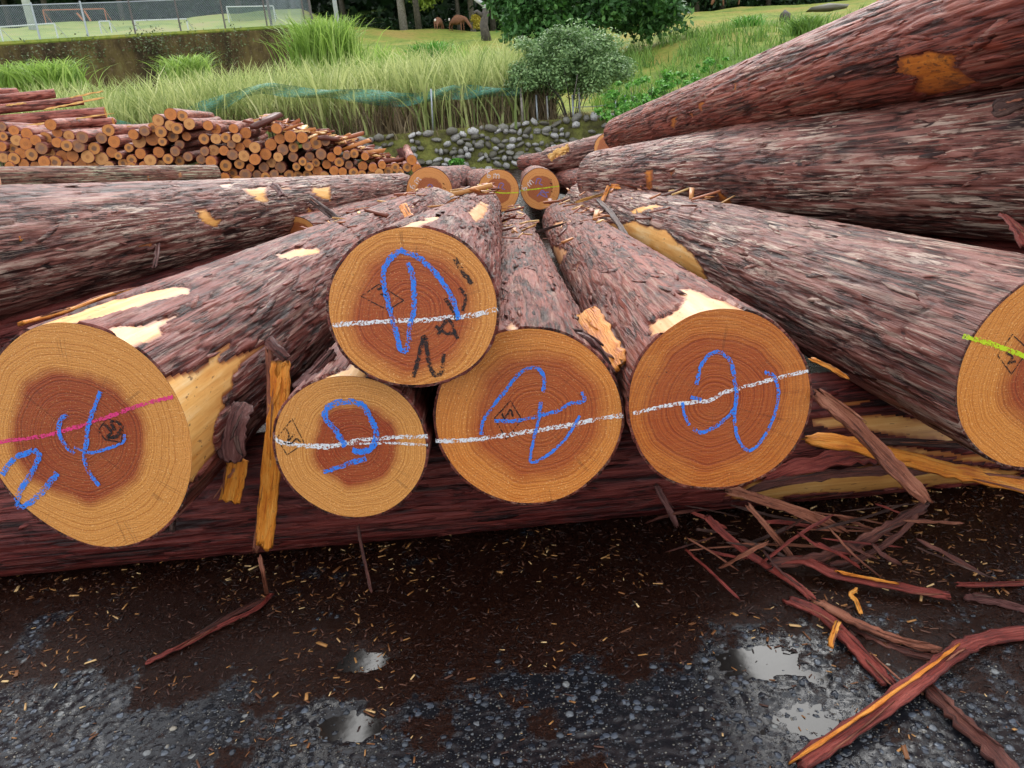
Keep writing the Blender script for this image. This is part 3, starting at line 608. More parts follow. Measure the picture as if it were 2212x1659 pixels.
# --- second row of logs beyond, ends marked 6m
def rowlog(lab, c, Y, rpx, far, Yf, r1=None, seed=30, bark='bark_red', **k):
    a = PY(*c, Y); D = (a-EYE)@FW; r = rpx*D/F
    return make_log('log', lab, 'log', tuple(a), tuple(PY(*far, Yf)), r, r1 or r*.85, 90, 120, seed, bark, M['face_far'], group='logs of the second row', **k)
r1 = rowlog('left log of the far row, its pale-rimmed end chalked with a white 6m', (927, 413), 7.4, 51, (1000, 385), 11.5, seed=31, bark='bark')
r2 = rowlog('far-row log with 6m end, half hidden by the tip of the topmost near log', (1077, 413), 7.6, 46, (1030, 395), 10.2, seed=32)
r3 = rowlog('far-row log with its whole 6m end in view, yellow line across', (1167, 408), 7.7, 44, (1150, 378), 12, seed=33)
r4 = rowlog('far-row log whose 6m end with blue line is half hidden by the right-hand log', (1296, 397), 7.3, 37, (1205, 392), 9.2, seed=34)
r5 = rowlog('log lying crosswise on top of the far row with bright splintered bark', (1313, 324), 7.9, 36, (1190, 346), 9.0, seed=35, bark='bark_grey', patches=[[(1180, 345), (1195, 327), (1225, 322), (1215, 334), (1195, 347)]], jitter=2)
r6 = rowlog('small log end poking out left behind the crosswise far log', (1200, 348), 9.6, 22, (1132, 352), 10.6, seed=36)
r7 = rowlog('grey log tip wedged before the left 6m log, beside the topmost near log', (990, 470), 5.6, 42, (938, 434), 6.9, seed=37, bark='bark_grey')
for rt, (x, y, an) in ((r1, (897, 393, -.9)), (r2, (1067, 378, .1)), (r3, (1140, 398, -.75)), (r4, (1277, 386, -.4))): six_m(rt, x, y, 15, an)
stroke(r2, 'chalk_line', [(1034, 398), (1060, 412), (1085, 417), (1120, 416)], 2.6, 'chalk_lime')
stroke(r3, 'chalk_line', [(1124, 412), (1160, 408), (1208, 402)], 2.6, 'chalk_lime'); stroke(r4, 'chalk_line', [(1260, 402), (1300, 408)], 2.4, 'chalk_white')
for rt, x, y in ((r1, 928, 405), (r3, 1163, 392), (r2, 1082, 402)): stroke(rt, 'chalk_mark', [(x-6, y+6), (x-2, y-6), (x+6, y-4), (x+2, y+4), (x+9, y+8)], 2.2, 'chalk_faint')
stroke(r3, 'chalk_mark', [(1160, 424), (1172, 412), (1182, 426), (1166, 418), (1186, 415)], 2.4, 'chalk_faint')
for rt, x, y in ((r1, 956, 396), (r3, 1186, 386)):
    for k in range(4): stroke(rt, 'ink_mark', [(x+k*1.5, y+k*9), (x+6+k, y+3+k*9)], 2.2, 'ink')

# --- chalk and ink on the near ends
def marks(k, lines): [stroke(NEAR[k], nm, pts, w_, m, off) for nm, pts, w_, m, off in lines]
B, Wt = 'chalk_blue', 'chalk_white'
marks('a', [('chalk_line', [(-30, 962), (0, 955), (105, 939), (219, 905), (303, 875), (374, 857)], 9, 'chalk_pink', .0016),
    ('chalk_mark', [(217, 846), (191, 918), (187, 955), (181, 985), (191, 1018), (214, 1050)], 10, B, .0024), ('chalk_mark', [(145, 896), (130, 909), (128, 938), (143, 964), (160, 980)], 10, B, .0028),
    ('chalk_mark', [(160, 966), (193, 978), (223, 972), (265, 955), (269, 938)], 7, B, .0032),
    ('chalk_mark', [(4, 1025), (25, 997), (63, 976), (84, 980), (71, 1018), (42, 1065), (38, 1092), (55, 1092), (88, 1065), (124, 1022)], 13, B, .0024),
    ('ink_stamp', [(226, 916), (240, 932), (232, 945), (255, 940), (258, 915), (240, 912), (248, 930)], 8, 'ink', .002)])
stroke(NEAR['a'], 'ink_stamp', [(212, 930), (231, 903), (266, 920), (262, 956), (228, 950)], 3.5, 'ink', .0012, True, False)
marks('b', [('chalk_mark', [(746, 965), (724, 928), (702, 902), (713, 876), (754, 868), (783, 876), (802, 905), (813, 935), (805, 965), (783, 976), (761, 972)], 14, B, .0024),
    ('chalk_mark', [(698, 1020), (743, 1005), (791, 990)], 12, B, .0024), ('chalk_line', [(591, 942), (613, 957), (705, 966), (761, 953), (835, 946), (924, 942)], 10, Wt, .0012),
    ('chalk_line', [(606, 959), (700, 961), (835, 957), (924, 962)], 6, Wt, .0016), ('ink_stamp', [(612, 955), (628, 958), (640, 948), (650, 956)], 4, 'ink', .002), ('ink_stamp', [(616, 925), (624, 938), (622, 952), (636, 938)], 4, 'ink', .0022)])
stroke(NEAR['b'], 'ink_stamp', [(598, 946), (631, 905), (657, 957), (620, 983)], 2.6, 'ink', .0008, True, False)
marks('c', [('chalk_mark', [(872, 539), (848, 553), (829, 584), (829, 618), (841, 662), (852, 704), (863, 748), (872, 758), (881, 748), (886, 704), (894, 662), (893, 608), (882, 567)], 13, B, .0024),
    ('chalk_mark', [(868, 543), (903, 556), (944, 594), (972, 635), (992, 690)], 13, B, .0028),
    ('chalk_line', [(718, 701), (800, 697), (852, 693), (910, 692), (972, 686), (1026, 680), (1075, 667)], 11, Wt, .0012),
    ('ink_mark', [(982, 558), (999, 587), (1020, 613)], 11, 'ink', .0018), ('ink_mark', [(961, 645), (975, 665), (989, 692)], 9, 'ink', .0018), ('ink_mark', [(992, 621), (1006, 642), (999, 672)], 8, 'ink', .0018),
    ('ink_mark', [(944, 728), (968, 690), (989, 732)], 9, 'ink', .0018), ('ink_mark', [(940, 705), (965, 720), (985, 718)], 8, 'ink', .0021), ('ink_mark', [(893, 815), (905, 770), (917, 726), (925, 775), (937, 808), (954, 804), (958, 764)], 10, 'ink', .0018)])
stroke(NEAR['c'], 'ink_stamp', [(780, 640), (818, 614), (872, 649), (838, 670)], 3, 'ink', .0008, True, False); stroke(NEAR['c'], 'ink_stamp', [(815, 626), (828, 622), (834, 640), (822, 634)], 6, 'ink', .001)
marks('d', [('chalk_mark', [(1039, 939), (1046, 905), (1087, 850), (1124, 805), (1157, 794), (1174, 813), (1174, 848)], 9, B, .0024),
    ('chalk_mark', [(1068, 909), (1113, 909), (1157, 900), (1205, 887), (1231, 872), (1262, 866), (1257, 846)], 9, B, .0028), ('chalk_mark', [(1168, 868), (1164, 902), (1153, 950), (1146, 996), (1172, 990), (1220, 950), (1253, 898)], 8, B, .0032),
    ('chalk_line', [(941, 953), (1020, 950), (1094, 940), (1168, 928), (1242, 916), (1294, 905), (1346, 896)], 11, Wt, .0012), ('ink_stamp', [(1085, 893), (1090, 905), (1102, 885), (1108, 900)], 5, 'ink', .001)])
stroke(NEAR['d'], 'ink_stamp', [(1068, 903), (1103, 866), (1127, 907), (1094, 949)], 3.4, 'ink', .0008, True, False)
marks('e', [('chalk_mark', [(1504, 831), (1517, 785), (1546, 760), (1576, 777), (1588, 827), (1588, 877), (1555, 915), (1517, 934), (1497, 926)], 9, B, .0024), ('chalk_mark', [(1475, 869), (1478, 895), (1489, 919)], 8, B, .0024),
    ('chalk_mark', [(1588, 880), (1588, 924), (1605, 966), (1630, 968), (1664, 919), (1681, 856), (1672, 814), (1651, 804)], 8, B, .0028), ('chalk_mark', [(1492, 858), (1515, 864)], 8, B, .0024),
    ('chalk_line', [(1368, 893), (1458, 873), (1533, 865), (1563, 848), (1626, 831), (1689, 814), (1746, 801)], 9, Wt, .0012)])
marks('f', [('chalk_line', [(2080, 726), (2140, 742), (2212, 768), (2330, 800)], 11, 'chalk_lime', .0012), ('ink_stamp', [(2172, 760), (2188, 772), (2178, 785), (2195, 780)], 5, 'ink', .0018)])
stroke(NEAR['f'], 'ink_stamp', [(2155, 768), (2187, 722), (2222, 756), (2185, 808)], 2.8, 'ink', .0008, True, False)

# ------------------------------------------------------------------ strips of bark and splinters
def sweep(pts, width, thick, normal=(0, 0, 1), taper=(1, 1), rough=.18, seed=0, curl=0., n=7):
    """a flat ragged strip with real thickness along the given points"""
    rg = np.random.default_rng(seed+1000)
    P = catmull(pts, n) if len(pts) > 2 else np.array([np.asarray(pts[0])+(np.asarray(pts[1])-np.asarray(pts[0]))*k/10 for k in range(11)])
    d = np.gradient(P, axis=0); d /= np.linalg.norm(d, axis=1)[:, None]
    nn = np.asarray(normal, float); sd_ = np.cross(d, nn); sd_ /= np.linalg.norm(sd_, axis=1)[:, None]; up = np.cross(sd_, d)
    m = len(P); s = np.linspace(0, 1, m); L = np.concatenate([[0], np.cumsum(np.linalg.norm(np.diff(P, axis=0), axis=1))])
    env = np.interp(s, [0, .12, .85, 1], [taper[0], 1, 1, taper[1]])
    V = []; st = []; lanes = [-1, -.6, -.2, .25, .65, 1]
    wl = width/2*env*(1+rough*(rg.random(m)-.5)*2); wr = width/2*env*(1+rough*(rg.random(m)-.5)*2)
    hump = list(rg.uniform(-.35, .35, 6)); rag = rg.uniform(0, 1, (2, 6))*min(width*1.6, L[-1]*.12)
    for side in (1, -1):
        for j, a in enumerate(lanes):
            off = (wl if a < 0 else wr)*a
            zz = thick*side*.5*(.6+.6*rg.random(m)) + thick*hump[j]*side*.6 + curl*width*a*a
            Q_ = P+sd_*off[:, None]+up*zz[:, None]; Q_[0] += d[0]*rag[0, j]; Q_[-1] -= d[-1]*rag[1, j]; V.append(Q_); st.append(np.stack([L, np.full(m, a*width/2), np.full(m, side*thick)], -1))
    V = np.concatenate(V); st = np.concatenate(st); K = len(lanes); F_ = []
    ix = lambda side, j, i: (0 if side == 1 else K*m)+j*m+i
    for i in range(m-1):
        for j in range(K-1):
            F_.append((ix(1, j, i), ix(1, j, i+1), ix(1, j+1, i+1), ix(1, j+1, i)))
            F_.append((ix(-1, j, i), ix(-1, j+1, i), ix(-1, j+1, i+1), ix(-1, j, i+1)))
        F_.append((ix(1, 0, i), ix(-1, 0, i), ix(-1, 0, i+1), ix(1, 0, i+1))); F_.append((ix(1, K-1, i), ix(1, K-1, i+1), ix(-1, K-1, i+1), ix(-1, K-1, i)))
    for j in range(K-1):
        F_.append((ix(1, j, 0), ix(1, j+1, 0), ix(-1, j+1, 0), ix(-1, j, 0))); F_.append((ix(1, j, m-1), ix(-1, j, m-1), ix(-1, j+1, m-1), ix(1, j+1, m-1)))
    return V, np.array(F_), st
_ns = [0]
def strip(name, label, pts, width, mat, thick=.005, normal=(0, 0, 1), group=None, parent=None, cat=None, fray=4, **k):
    """pts: (px, py, ('z', height)) or (px, py, Y)"""
    Q = [PZ(a, b, c[1]) if isinstance(c, tuple) else PY(a, b, c) for a, b, c in pts]; _ns[0] += 1
    V, Fq, st = sweep(Q, width, thick, normal, seed=_ns[0], **k)
    o = obj(name, V, Fq, M[mat], None, False, {'st': ('FLOAT_VECTOR', st)})
    L_ = sum(np.linalg.norm(np.subtract(Q[i+1], Q[i])) for i in range(len(Q)-1))
    if fray and width > .009:                                                        # torn fibres along the strip
        rg2 = np.random.default_rng(_ns[0]+77); nn = np.array(normal, float); nn /= np.linalg.norm(nn); Pc = catmull(Q, 7) if len(Q) > 2 else np.linspace(Q[0], Q[1], 12)
        for _ in range(fray):
            i0 = rg2.integers(0, max(1, len(Pc)-5)); i1 = min(len(Pc)-1, i0+rg2.integers(4, 9)); sg = rg2.uniform(-.55, .55)*width; d_ = Pc[i1]-Pc[i0]; d_ /= np.linalg.norm(d_)+1e-9; sv = np.cross(d_, nn)
            fl = rg2.uniform(-.35, .35)*width
            pts_ = [Pc[i0]+sv*sg+nn*thick*.4, Pc[(i0+i1)//2]+sv*(sg+fl*.3)+nn*thick*.7, Pc[i1]+sv*(sg+fl)+nn*thick*rg2.uniform(.4, 1.4)]
            v2, f2, s2 = sweep(pts_, width*rg2.uniform(.05, .16), thick*.45, normal, taper=(.15, .1), rough=.5, seed=int(rg2.integers(1e6)), n=3)
            obj('fibre', v2, f2, M[mat if rg2.random() < .6 else 'strip_dark' if mat in ('strip_brown', 'strip_mauve') else 'strip_tan'], o, False, {'st': ('FLOAT_VECTOR', s2)})
    if parent is not None: o.parent = parent; o.matrix_parent_inverse = parent.matrix_world.inverted()
    else: tag(o, label, cat or ('splinter' if 'splinter' in name else 'bark'), group)
    return o
z = lambda h: ('z', h)
FRONT = (0, -1, .35)
S = strip
S('bark_strip', 'long bent red bark strip lying across the lower right corner', [(1702, 1668, z(.012)), (1860, 1562, z(.02)), (2000, 1462, z(.025)), (2078, 1402, z(.03)), (2140, 1380, z(.025)), (2260, 1360, z(.012))], .040, 'strip_red', .007, curl=.06)
S('bark_strip', 'pink-red bark strip lying flat on the crumbs, right of centre', [(1672, 1212, z(.03)), (1740, 1213, z(.045)), (1810, 1243, z(.035)), (1950, 1270, z(.03)), (2070, 1292, z(.022))], .036, 'strip_red', .006, curl=.05)
S('bark_strip', 'reddish bark strip sloping from the crumbs down past the large puddle', [(1695, 1290, z(.02)), (1780, 1330, z(.02)), (1850, 1400, z(.018)), (1930, 1490, z(.015))], .034, 'strip_red', .006)
S('bark_strip', 'frayed brown bark strip disappearing at the bottom right under the long red strip', [(1990, 1470, z(.008)), (2060, 1540, z(.012)), (2130, 1610, z(.012)), (2200, 1690, z(.01))], .034, 'strip_brown', .008, rough=.4)
S('bark_strip', 'forked orange-brown bark strip above the bend of the long red strip', [(1760, 1295, z(.02)), (1850, 1345, z(.03)), (1950, 1385, z(.025)), (2050, 1412, z(.02))], .022, 'strip_tan', .006, rough=.35)
S('bark_strip', 'dark lower prong of the forked bark strip near the long red strip', [(1790, 1325, z(.014)), (1880, 1375, z(.015)), (1960, 1410, z(.014)), (2040, 1425, z(.014))], .020, 'strip_brown', .006, rough=.35)
S('bark_strip', 'thin red bark strip lying at the right edge beside pale crumbs', [(2060, 1262, z(.014)), (2130, 1262, z(.016)), (2260, 1258, z(.014))], .016, 'strip_red', .005)
S('bark_strip', 'flattened mauve bark ribbon at the right edge beyond the pink-red strip', [(2080, 1288, z(.012)), (2150, 1300, z(.014)), (2250, 1330, z(.012))], .030, 'strip_mauve', .005, rough=.4)
for nm_, pts_, off_ in (('lower right corner', [(1700, 1652, .02), (1858, 1548, .028), (1998, 1448, .033), (2074, 1390, .038)], 0), ('flat on the crumbs', [(1800, 1233, .045), (1860, 1246, .042), (1945, 1262, .038)], 0)):
    host = [o for o in bpy.data.objects if o.name.startswith('bark_strip') and nm_ in o.get('label', '')][0]
    v2, f2, s2 = sweep([PZ(a, b, c) for a, b, c in pts_], .008, .004, seed=len(nm_), rough=.5, taper=(.3, .3)); obj('inner_bark_edge', v2, f2, M['strip_orange'], host, False, {'st': ('FLOAT_VECTOR', s2)})
S('splinter', 'small upright orange splinter standing on the strip by the large puddle', [(1792, 1402, z(.02)), (1800, 1370, z(.035)), (1812, 1338, z(.05))], .013, 'strip_orange', .005, FRONT)
S('splinter', 'small bent orange splinter below the pink-red bark strip', [(1862, 1332, z(.012)), (1850, 1300, z(.03)), (1838, 1284, z(.04)), (1852, 1272, z(.04))], .010, 'strip_orange', .005, FRONT)
S('bark_plank', 'straight tan bark plank leaning from the wet-ended log down to the right', [(1752, 838, 1.60), (1830, 903, 1.60), (1925, 1000, 1.585), (2015, 1093, 1.57)], .036, 'strip_tan', .008, FRONT, taper=(.35, .5))
S('splinter', 'long orange wood splinter jutting right across the streaked bearer log', [(1725, 948, 1.96), (1830, 958, 1.93), (1990, 1000, 1.88), (2120, 1030, 1.84), (2300, 1068, 1.80)], .046, 'strip_orange', .007, (0, -.6, .8), taper=(.1, 1))
S('splinter', 'thin dark torn splinter above the long orange one', [(1850, 952, 2.0), (1960, 955, 1.97), (2110, 962, 1.93)], .020, 'strip_dark', .008, (0, -.6, .8), taper=(.1, .1))
S('bark_strip', 'tan bark strip hanging from under the wet-ended log towards the right', [(1555, 1050, 1.86), (1640, 1078, 1.87), (1740, 1110, 1.87), (1835, 1152, 1.86)], .026, 'strip_tan', .006, FRONT, taper=(.8, .3))
S('bark_strip', 'dark orange bark strip dropping from the bearer log to the crumbs', [(1610, 1085, 1.86), (1650, 1130, 1.84), (1700, 1190, 1.82), (1720, 1225, z(.03))], .014, 'strip_tan', .005, FRONT)
S('bark_strip', 'pinkish bark strip running down from the bearer log into the crumb heap', [(1520, 1108, 1.88), (1560, 1150, 1.84), (1640, 1212, z(.03)), (1720, 1262, z(.025)), (1760, 1300, z(.02))], .018, 'strip_red', .005, FRONT)
S('bark_strip', 'curved bundle of brown bark sweeping from under the plank tip to the crumbs', [(2005, 1085, 1.86), (1930, 1130, 1.82), (1850, 1175, 1.80), (1760, 1205, 1.78), (1650, 1222, z(.03))], .026, 'strip_brown', .010, FRONT, rough=.4)
S('bark_strip', 'outer curved red-brown bark strip below the brown bark bundle', [(1985, 1105, 1.84), (1940, 1155, 1.80), (1860, 1205, 1.76), (1790, 1222, z(.04))], .016, 'strip_brown', .006, FRONT, rough=.3)
S('bark_strip', 'flat mauve bark chip lying on the bearer log below the wet-ended log', [(1412, 1040, 2.03), (1440, 1090, 2.0), (1466, 1142, 1.98)], .016, 'strip_mauve', .005, FRONT, taper=(.4, .3))
S('splinter', 'thin vertical twig standing between the smallest near log and the ground', [(772, 1128, 1.96), (783, 1190, 1.93), (795, 1245, 1.90), (803, 1282, z(.005))], .008, 'strip_brown', .006, FRONT)
S('bark_board', 'tall upright orange slat leaning between the pink-lined log and the smallest log', [(606, 768, 1.84), (604, 850, 1.80), (592, 960, 1.76), (580, 1080, 1.75), (568, 1196, 1.75)], .046, 'strip_orange', .007, FRONT, rough=.08)
S('bark_board', 'narrow tan slat standing against the tall orange slat', [(580, 742, 1.86), (584, 850, 1.80), (580, 960, 1.765), (566, 1080, 1.755), (552, 1196, 1.755)], .016, 'strip_tan', .007, FRONT, rough=.1)
S('bark_strip', 'bent mauve bark piece capping the tall orange slat', [(578, 734, 1.87), (600, 755, 1.835), (622, 778, 1.82)], .024, 'strip_mauve', .007, FRONT)
S('bark_slab', 'torn purple bark slab hanging off the bare side of the pink-lined log', [(530, 868, 1.83), (510, 905, 1.78), (502, 960, 1.74), (506, 1004, 1.73)], .058, 'strip_mauve', .009, FRONT, rough=.12, taper=(.7, .4))
S('bark_board', 'short bright orange slat hanging below the torn purple bark slab', [(516, 985, 1.76), (508, 1030, 1.75), (494, 1090, 1.745)], .050, 'strip_orange', .006, FRONT, rough=.06)
S('splinter', 'dark stub hanging under the pink-lined log beside the bearer log', [(378, 1090, 1.90), (372, 1150, 1.88)], .014, 'strip_dark', .01, FRONT)
S('splinter', 'forked brown splinter under the tall orange slat', [(560, 1196, 1.83), (570, 1245, 1.82), (577, 1284, z(.01))], .010, 'strip_tan', .006, FRONT)
S('bark_strip', 'thin red bark strip lying on the wet asphalt at lower left', [(310, 1434, z(.006)), (400, 1392, z(.01)), (480, 1350, z(.012)), (560, 1312, z(.012)), (590, 1278, z(.014))], .013, 'strip_red', .006, rough=.45)
S('bark_strip', 'brown bark shred lying beside the thin red strip at lower left', [(420, 1375, z(.008)), (500, 1330, z(.012)), (585, 1290, z(.012))], .014, 'strip_brown', .006, rough=.45)
S('bark_strip', 'curled bark strip draped over the top of the blue 4 log', [(1085, 648, 2.24), (1140, 660, 2.2), (1200, 675, 2.1), (1252, 692, 1.98)], .018, 'strip_brown', .006, rough=.4)
S('bark_slab', 'thick orange bark slab peeling off the right of the blue 4 log', [(1258, 672, 2.05), (1285, 712, 1.92), (1312, 765, 1.78), (1335, 800, 1.70)], .075, 'strip_orange', .008, (-.25, -.75, .55), rough=.12, taper=(.7, .5))
S('bark_slab', 'raised bark flap with dark underside on the rim of the blue 4 log', [(1195, 708, 1.78), (1250, 722, 1.74), (1290, 750, 1.70), (1328, 815, 1.67)], .022, 'strip_mauve', .010, (.5, -.2, .8), rough=.2)
S('bark_slab', 'mauve bark flap beside the cream rim of the smallest near log', [(640, 842, 1.72), (680, 800, 1.76), (722, 760, 1.80)], .030, 'strip_mauve', .010, (-.3, -.3, .9), rough=.3)
S('bark_slab', 'bark flap lifted between the peeled patches of the pink-lined log', [(212, 690, 1.70), (262, 690, 1.78), (330, 678, 1.92), (400, 664, 2.08)], .042, 'strip_mauve', .010, (-.15, -.45, .9), rough=.25, taper=(.25, .5))
S('splinter', 'long thin orange splinter edging the top peeled patch of the pink-lined log', [(38, 702, 1.66), (150, 670, 1.78), (260, 632, 1.98), (412, 612, 2.35)], .012, 'strip_orange', .008, (-.2, -.3, .9), taper=(.8, .2))
S('splinter', 'dark curl lying on the cream patch above the pink-lined sawn end', [(272, 708, 1.72), (290, 715, 1.74), (300, 722, 1.745)], .007, 'strip_dark', .005)
S('splinter', 'orange strip poking in at the left edge on the long dark log', [(-20, 562, 2.95), (12, 540, 2.95), (42, 508, 2.95)], .032, 'strip_orange', .006, FRONT)
S('splinter', 'dark stick leaning on the far end of the long dark left log', [(668, 428, 5.35), (710, 460, 5.1), (760, 498, 4.75)], .042, 'strip_dark', .02, FRONT)
S('splinter', 'mauve shard standing on the long dark left log near its bottom edge', [(341, 525, 3.75), (338, 555, 3.62), (332, 582, 3.55)], .020, 'strip_mauve', .008, FRONT)
S('bark_strip', 'grey-purple bark shard lying on the yellow patch of the long dark left log', [(585, 398, 5.0), (600, 408, 4.85), (610, 425, 4.75)], .034, 'strip_mauve', .01, FRONT)
S('splinter', 'pale thin splinter beside the dark stick, left of the topmost near log', [(790, 452, 4.6), (812, 464, 4.5), (832, 472, 4.4)], .012, 'strip_yellow', .006, FRONT)
S('splinter', 'fan-shaped orange splinter beside the topmost near log', [(868, 440, 4.4), (878, 458, 4.3), (888, 476, 4.2)], .045, 'strip_orange', .008, FRONT, taper=(.5, 1))
S('splinter', 'orange splinter with long pale edge, forming the peak over the right-hand log tip', [(1314, 401, 5.35), (1360, 408, 5.2), (1410, 418, 5.1), (1458, 428, 5.0)], .028, 'strip_orange', .010, FRONT, taper=(1, .4))
S('splinter', 'left-pointing yellow splinter below the peak over the right-hand log tip', [(1238, 439, 5.2), (1280, 426, 5.25), (1322, 414, 5.3)], .018, 'strip_yellow', .008, FRONT, taper=(.2, 1))
S('splinter', 'short orange splinter dropping from the peak over the right-hand log tip', [(1316, 400, 5.35), (1308, 418, 5.25), (1300, 436, 5.15)], .026, 'strip_orange', .008, FRONT)
S('splinter', 'dark bent bark lath crossing the yellow patch of the right-hand log', [(1288, 430, 5.1), (1315, 455, 4.75), (1340, 490, 4.3), (1370, 541, 3.75)], .030, 'strip_dark', .010, FRONT, taper=(.3, .4))
S('splinter', 'long grey twig lying across the tips of the near logs', [(1155, 502, 4.6), (1230, 480, 4.75), (1316, 452, 4.9)], .014, 'strip_dark', .008, FRONT)
S('splinter', 'thin upright orange splinter amid the tangle on the right-hand log', [(1343, 418, 5.1), (1342, 445, 4.9), (1340, 472, 4.7)], .012, 'strip_orange', .006, FRONT)
S('splinter', 'red shard on the pale patch near the tangle on the right-hand log', [(1386, 444, 4.75), (1376, 462, 4.6), (1366, 484, 4.5)], .022, 'strip_red', .008, FRONT)
S('bark_slab', 'jagged orange slab sticking up behind the topmost log at upper right', [(1885, 46, 3.45), (1920, 22, 3.42), (1965, 4, 3.4), (2030, -12, 3.38)], .10, 'strip_orange', .010, FRONT, taper=(.15, 1), rough=.3)
S('bark_strip', 'pink bark strip poking in at the right edge above the yellow-green line log', [(2165, 462, 2.2), (2195, 490, 2.1), (2225, 540, 2.0)], .040, 'strip_red', .008, FRONT, taper=(.2, 1))
S('bark_strip', 'torn dark bark flap at the right edge of the long resting log', [(2140, 240, 2.40), (2185, 225, 2.36), (2240, 205, 2.32)], .05, 'strip_dark', .010, FRONT, taper=(.15, 1))
S('splinter', 'cluster of orange bark curls pinched between the two upper right logs', [(1510, 302, 5.0), (1545, 296, 4.9), (1588, 289, 4.75)], .045, 'strip_orange', .012, FRONT, rough=.5)
S('splinter', 'red bark curl beside the orange curls between the two upper right logs', [(1500, 312, 5.0), (1515, 300, 4.95), (1528, 296, 4.9)], .05, 'strip_red', .012, FRONT, rough=.5)
S('splinter', 'bright yellow splinter bundle on the crosswise log of the far row', [(1185, 343, 8.0), (1205, 328, 7.95), (1232, 320, 7.9)], .07, 'strip_yellow', .02, FRONT, rough=.5)
S('bark_strip', 'pink-red bark strip lying along the bearer log above its yellow streak', [(1752, 880, 2.17), (1860, 872, 2.17), (1975, 893, 2.15), (2060, 905, 2.13)], .042, 'strip_red', .006, (0, -.6, .8), taper=(.3, .2), rough=.3)
S('bark_strip', 'broad mauve-pink bark strip on the bearer log right of the wet-ended log', [(1640, 1040, 2.00), (1740, 1005, 2.0), (1850, 985, 2.0), (1935, 990, 1.99)], .045, 'strip_red', .006, (0, -.8, .6), taper=(.3, .15), rough=.3)
S('bark_strip', 'dark red bark strip on the bearer log below the broad mauve-pink one', [(1600, 1062, 1.98), (1730, 1035, 1.98), (1880, 1018, 1.985), (2010, 1022, 1.98)], .026, 'strip_brown', .006, (0, -.8, .6), taper=(.2, .15), rough=.35)
S('splinter', 'narrow yellow splinter along the top of the bearer log at right', [(1775, 898, 2.12), (1880, 890, 2.13), (1990, 905, 2.11)], .018, 'strip_yellow', .005, (0, -.6, .8), taper=(.2, .2))
S('splinter', 'slanting yellow splinter tucked under the right-hand log', [(1745, 772, 2.05), (1790, 792, 2.0), (1838, 822, 1.95)], .012, 'strip_orange', .005, FRONT, taper=(.5, .2))
# a tangle of thin bark shreds under the plank tip, alike in the photograph
rg = np.random.default_rng(5); SH = []
for i in range(36):
    x0, y0 = rg.uniform(1470, 1980), rg.uniform(1085, 1190); an = rg.choice([.35, .7, 2.6, .15])+rg.normal(0, .2); L_ = rg.uniform(90, 220)
    x1, y1 = x0+L_*math.cos(an), min(y0+L_*math.sin(an)*.75, 1330); za, zb = rg.uniform(.06, .15), rg.uniform(.015, .04)
    SH.append(((x0+x1)/2, i % 4, [(x0, y0, z(za)), ((x0+x1)/2+rg.normal(0, 8), (y0+y1)/2+rg.normal(0, 5), z((za+zb)/2+.01)), (x1, y1, z(zb))], rg.uniform(.003, .010)))
SH.sort(key=lambda e_: e_[0]); cnt_ = [0]*4
ORD = ['leftmost', 'second from left', 'third from left', 'fourth from left', 'fifth from left', 'sixth from left', 'seventh from left', 'eighth from left', 'ninth from left', 'tenth from left', 'eleventh from left', 'twelfth from left', 'thirteenth from left']
for xm, m_, pts_, w_ in SH:
    S('bark_shred', '%s thin %s bark shred in the tangle under the plank tip' % (ORD[cnt_[m_]], ('brown', 'red', 'blackish', 'tan')[m_]), pts_, w_, ['strip_brown', 'strip_red', 'strip_dark', 'strip_tan'][m_], .004, FRONT,
      'thin bark shreds in the tangle', rough=.4, taper=(.4, .3), n=5, fray=0); cnt_[m_] += 1
# ------------------------------------------------------------------ loose litter nobody could count
def chips(name, label, n, fx, size, mat, flat=.25):
    Vs = []; Fs = []
    base = np.array([(-1,-1,-1), (1,-1,-1), (1,1,-1), (-1,1,-1), (-1,-1,1), (1,-1,1), (1,1,1), (-1,1,1)])*.5
    bf = np.array([(0,3,2,1), (4,5,6,7), (0,1,5,4), (1,2,6,5), (2,3,7,6), (3,0,4,7)])
    P = fx(n); n = len(P); L_ = (size[0]+(size[1]-size[0])*rng.random(n)**1.5)*rng.choice([1, 1, 1, 1.8], n); Wd = L_*rng.uniform(.10, .28, n); Tk = L_*rng.uniform(.05, .12, n)
    a = rng.uniform(0, 2*math.pi, n); ti = rng.normal(0, .18, n)
    B_ = base[None]*np.stack([L_, Wd, Tk], -1)[:, None]*(1+.3*(rng.random((n, 8, 1))-.5))
    x = B_[..., 0]*np.cos(ti)[:, None]-B_[..., 2]*np.sin(ti)[:, None]; zz = B_[..., 0]*np.sin(ti)[:, None]+B_[..., 2]*np.cos(ti)[:, None]
    X = x*np.cos(a)[:, None]-B_[..., 1]*np.sin(a)[:, None]; Y = x*np.sin(a)[:, None]+B_[..., 1]*np.cos(a)[:, None]
    V = np.stack([X, Y, zz], -1)+P[:, None]
    Fq = (bf[None]+np.arange(n)[:, None, None]*8).reshape(-1, 4)
    return tag(obj(name, V.reshape(-1, 3), Fq, mat, None, False), label, 'litter', kind='stuff')
from bisect import bisect
def gz(x, y):
    i = np.clip(np.searchsorted(gx, x)-1, 0, nx_-2); j = np.clip(np.searchsorted(gy, y)-1, 0, ny_-2)
    return np.maximum(np.maximum(GZ[j, i], GZ[j+1, i+1]), np.maximum(GZ[j, i+1], GZ[j+1, i]))
def scat(dens):
    def f(n):
        x = rng.uniform(-1.7, 1.75, n*3); y = rng.uniform(1.15, 2.2, n*3); k = rng.random(n*3) < dens(x, y); x, y = x[k][:n], y[k][:n]
        return np.stack([x, y, gz(x, y)+.0012], -1)
    return f
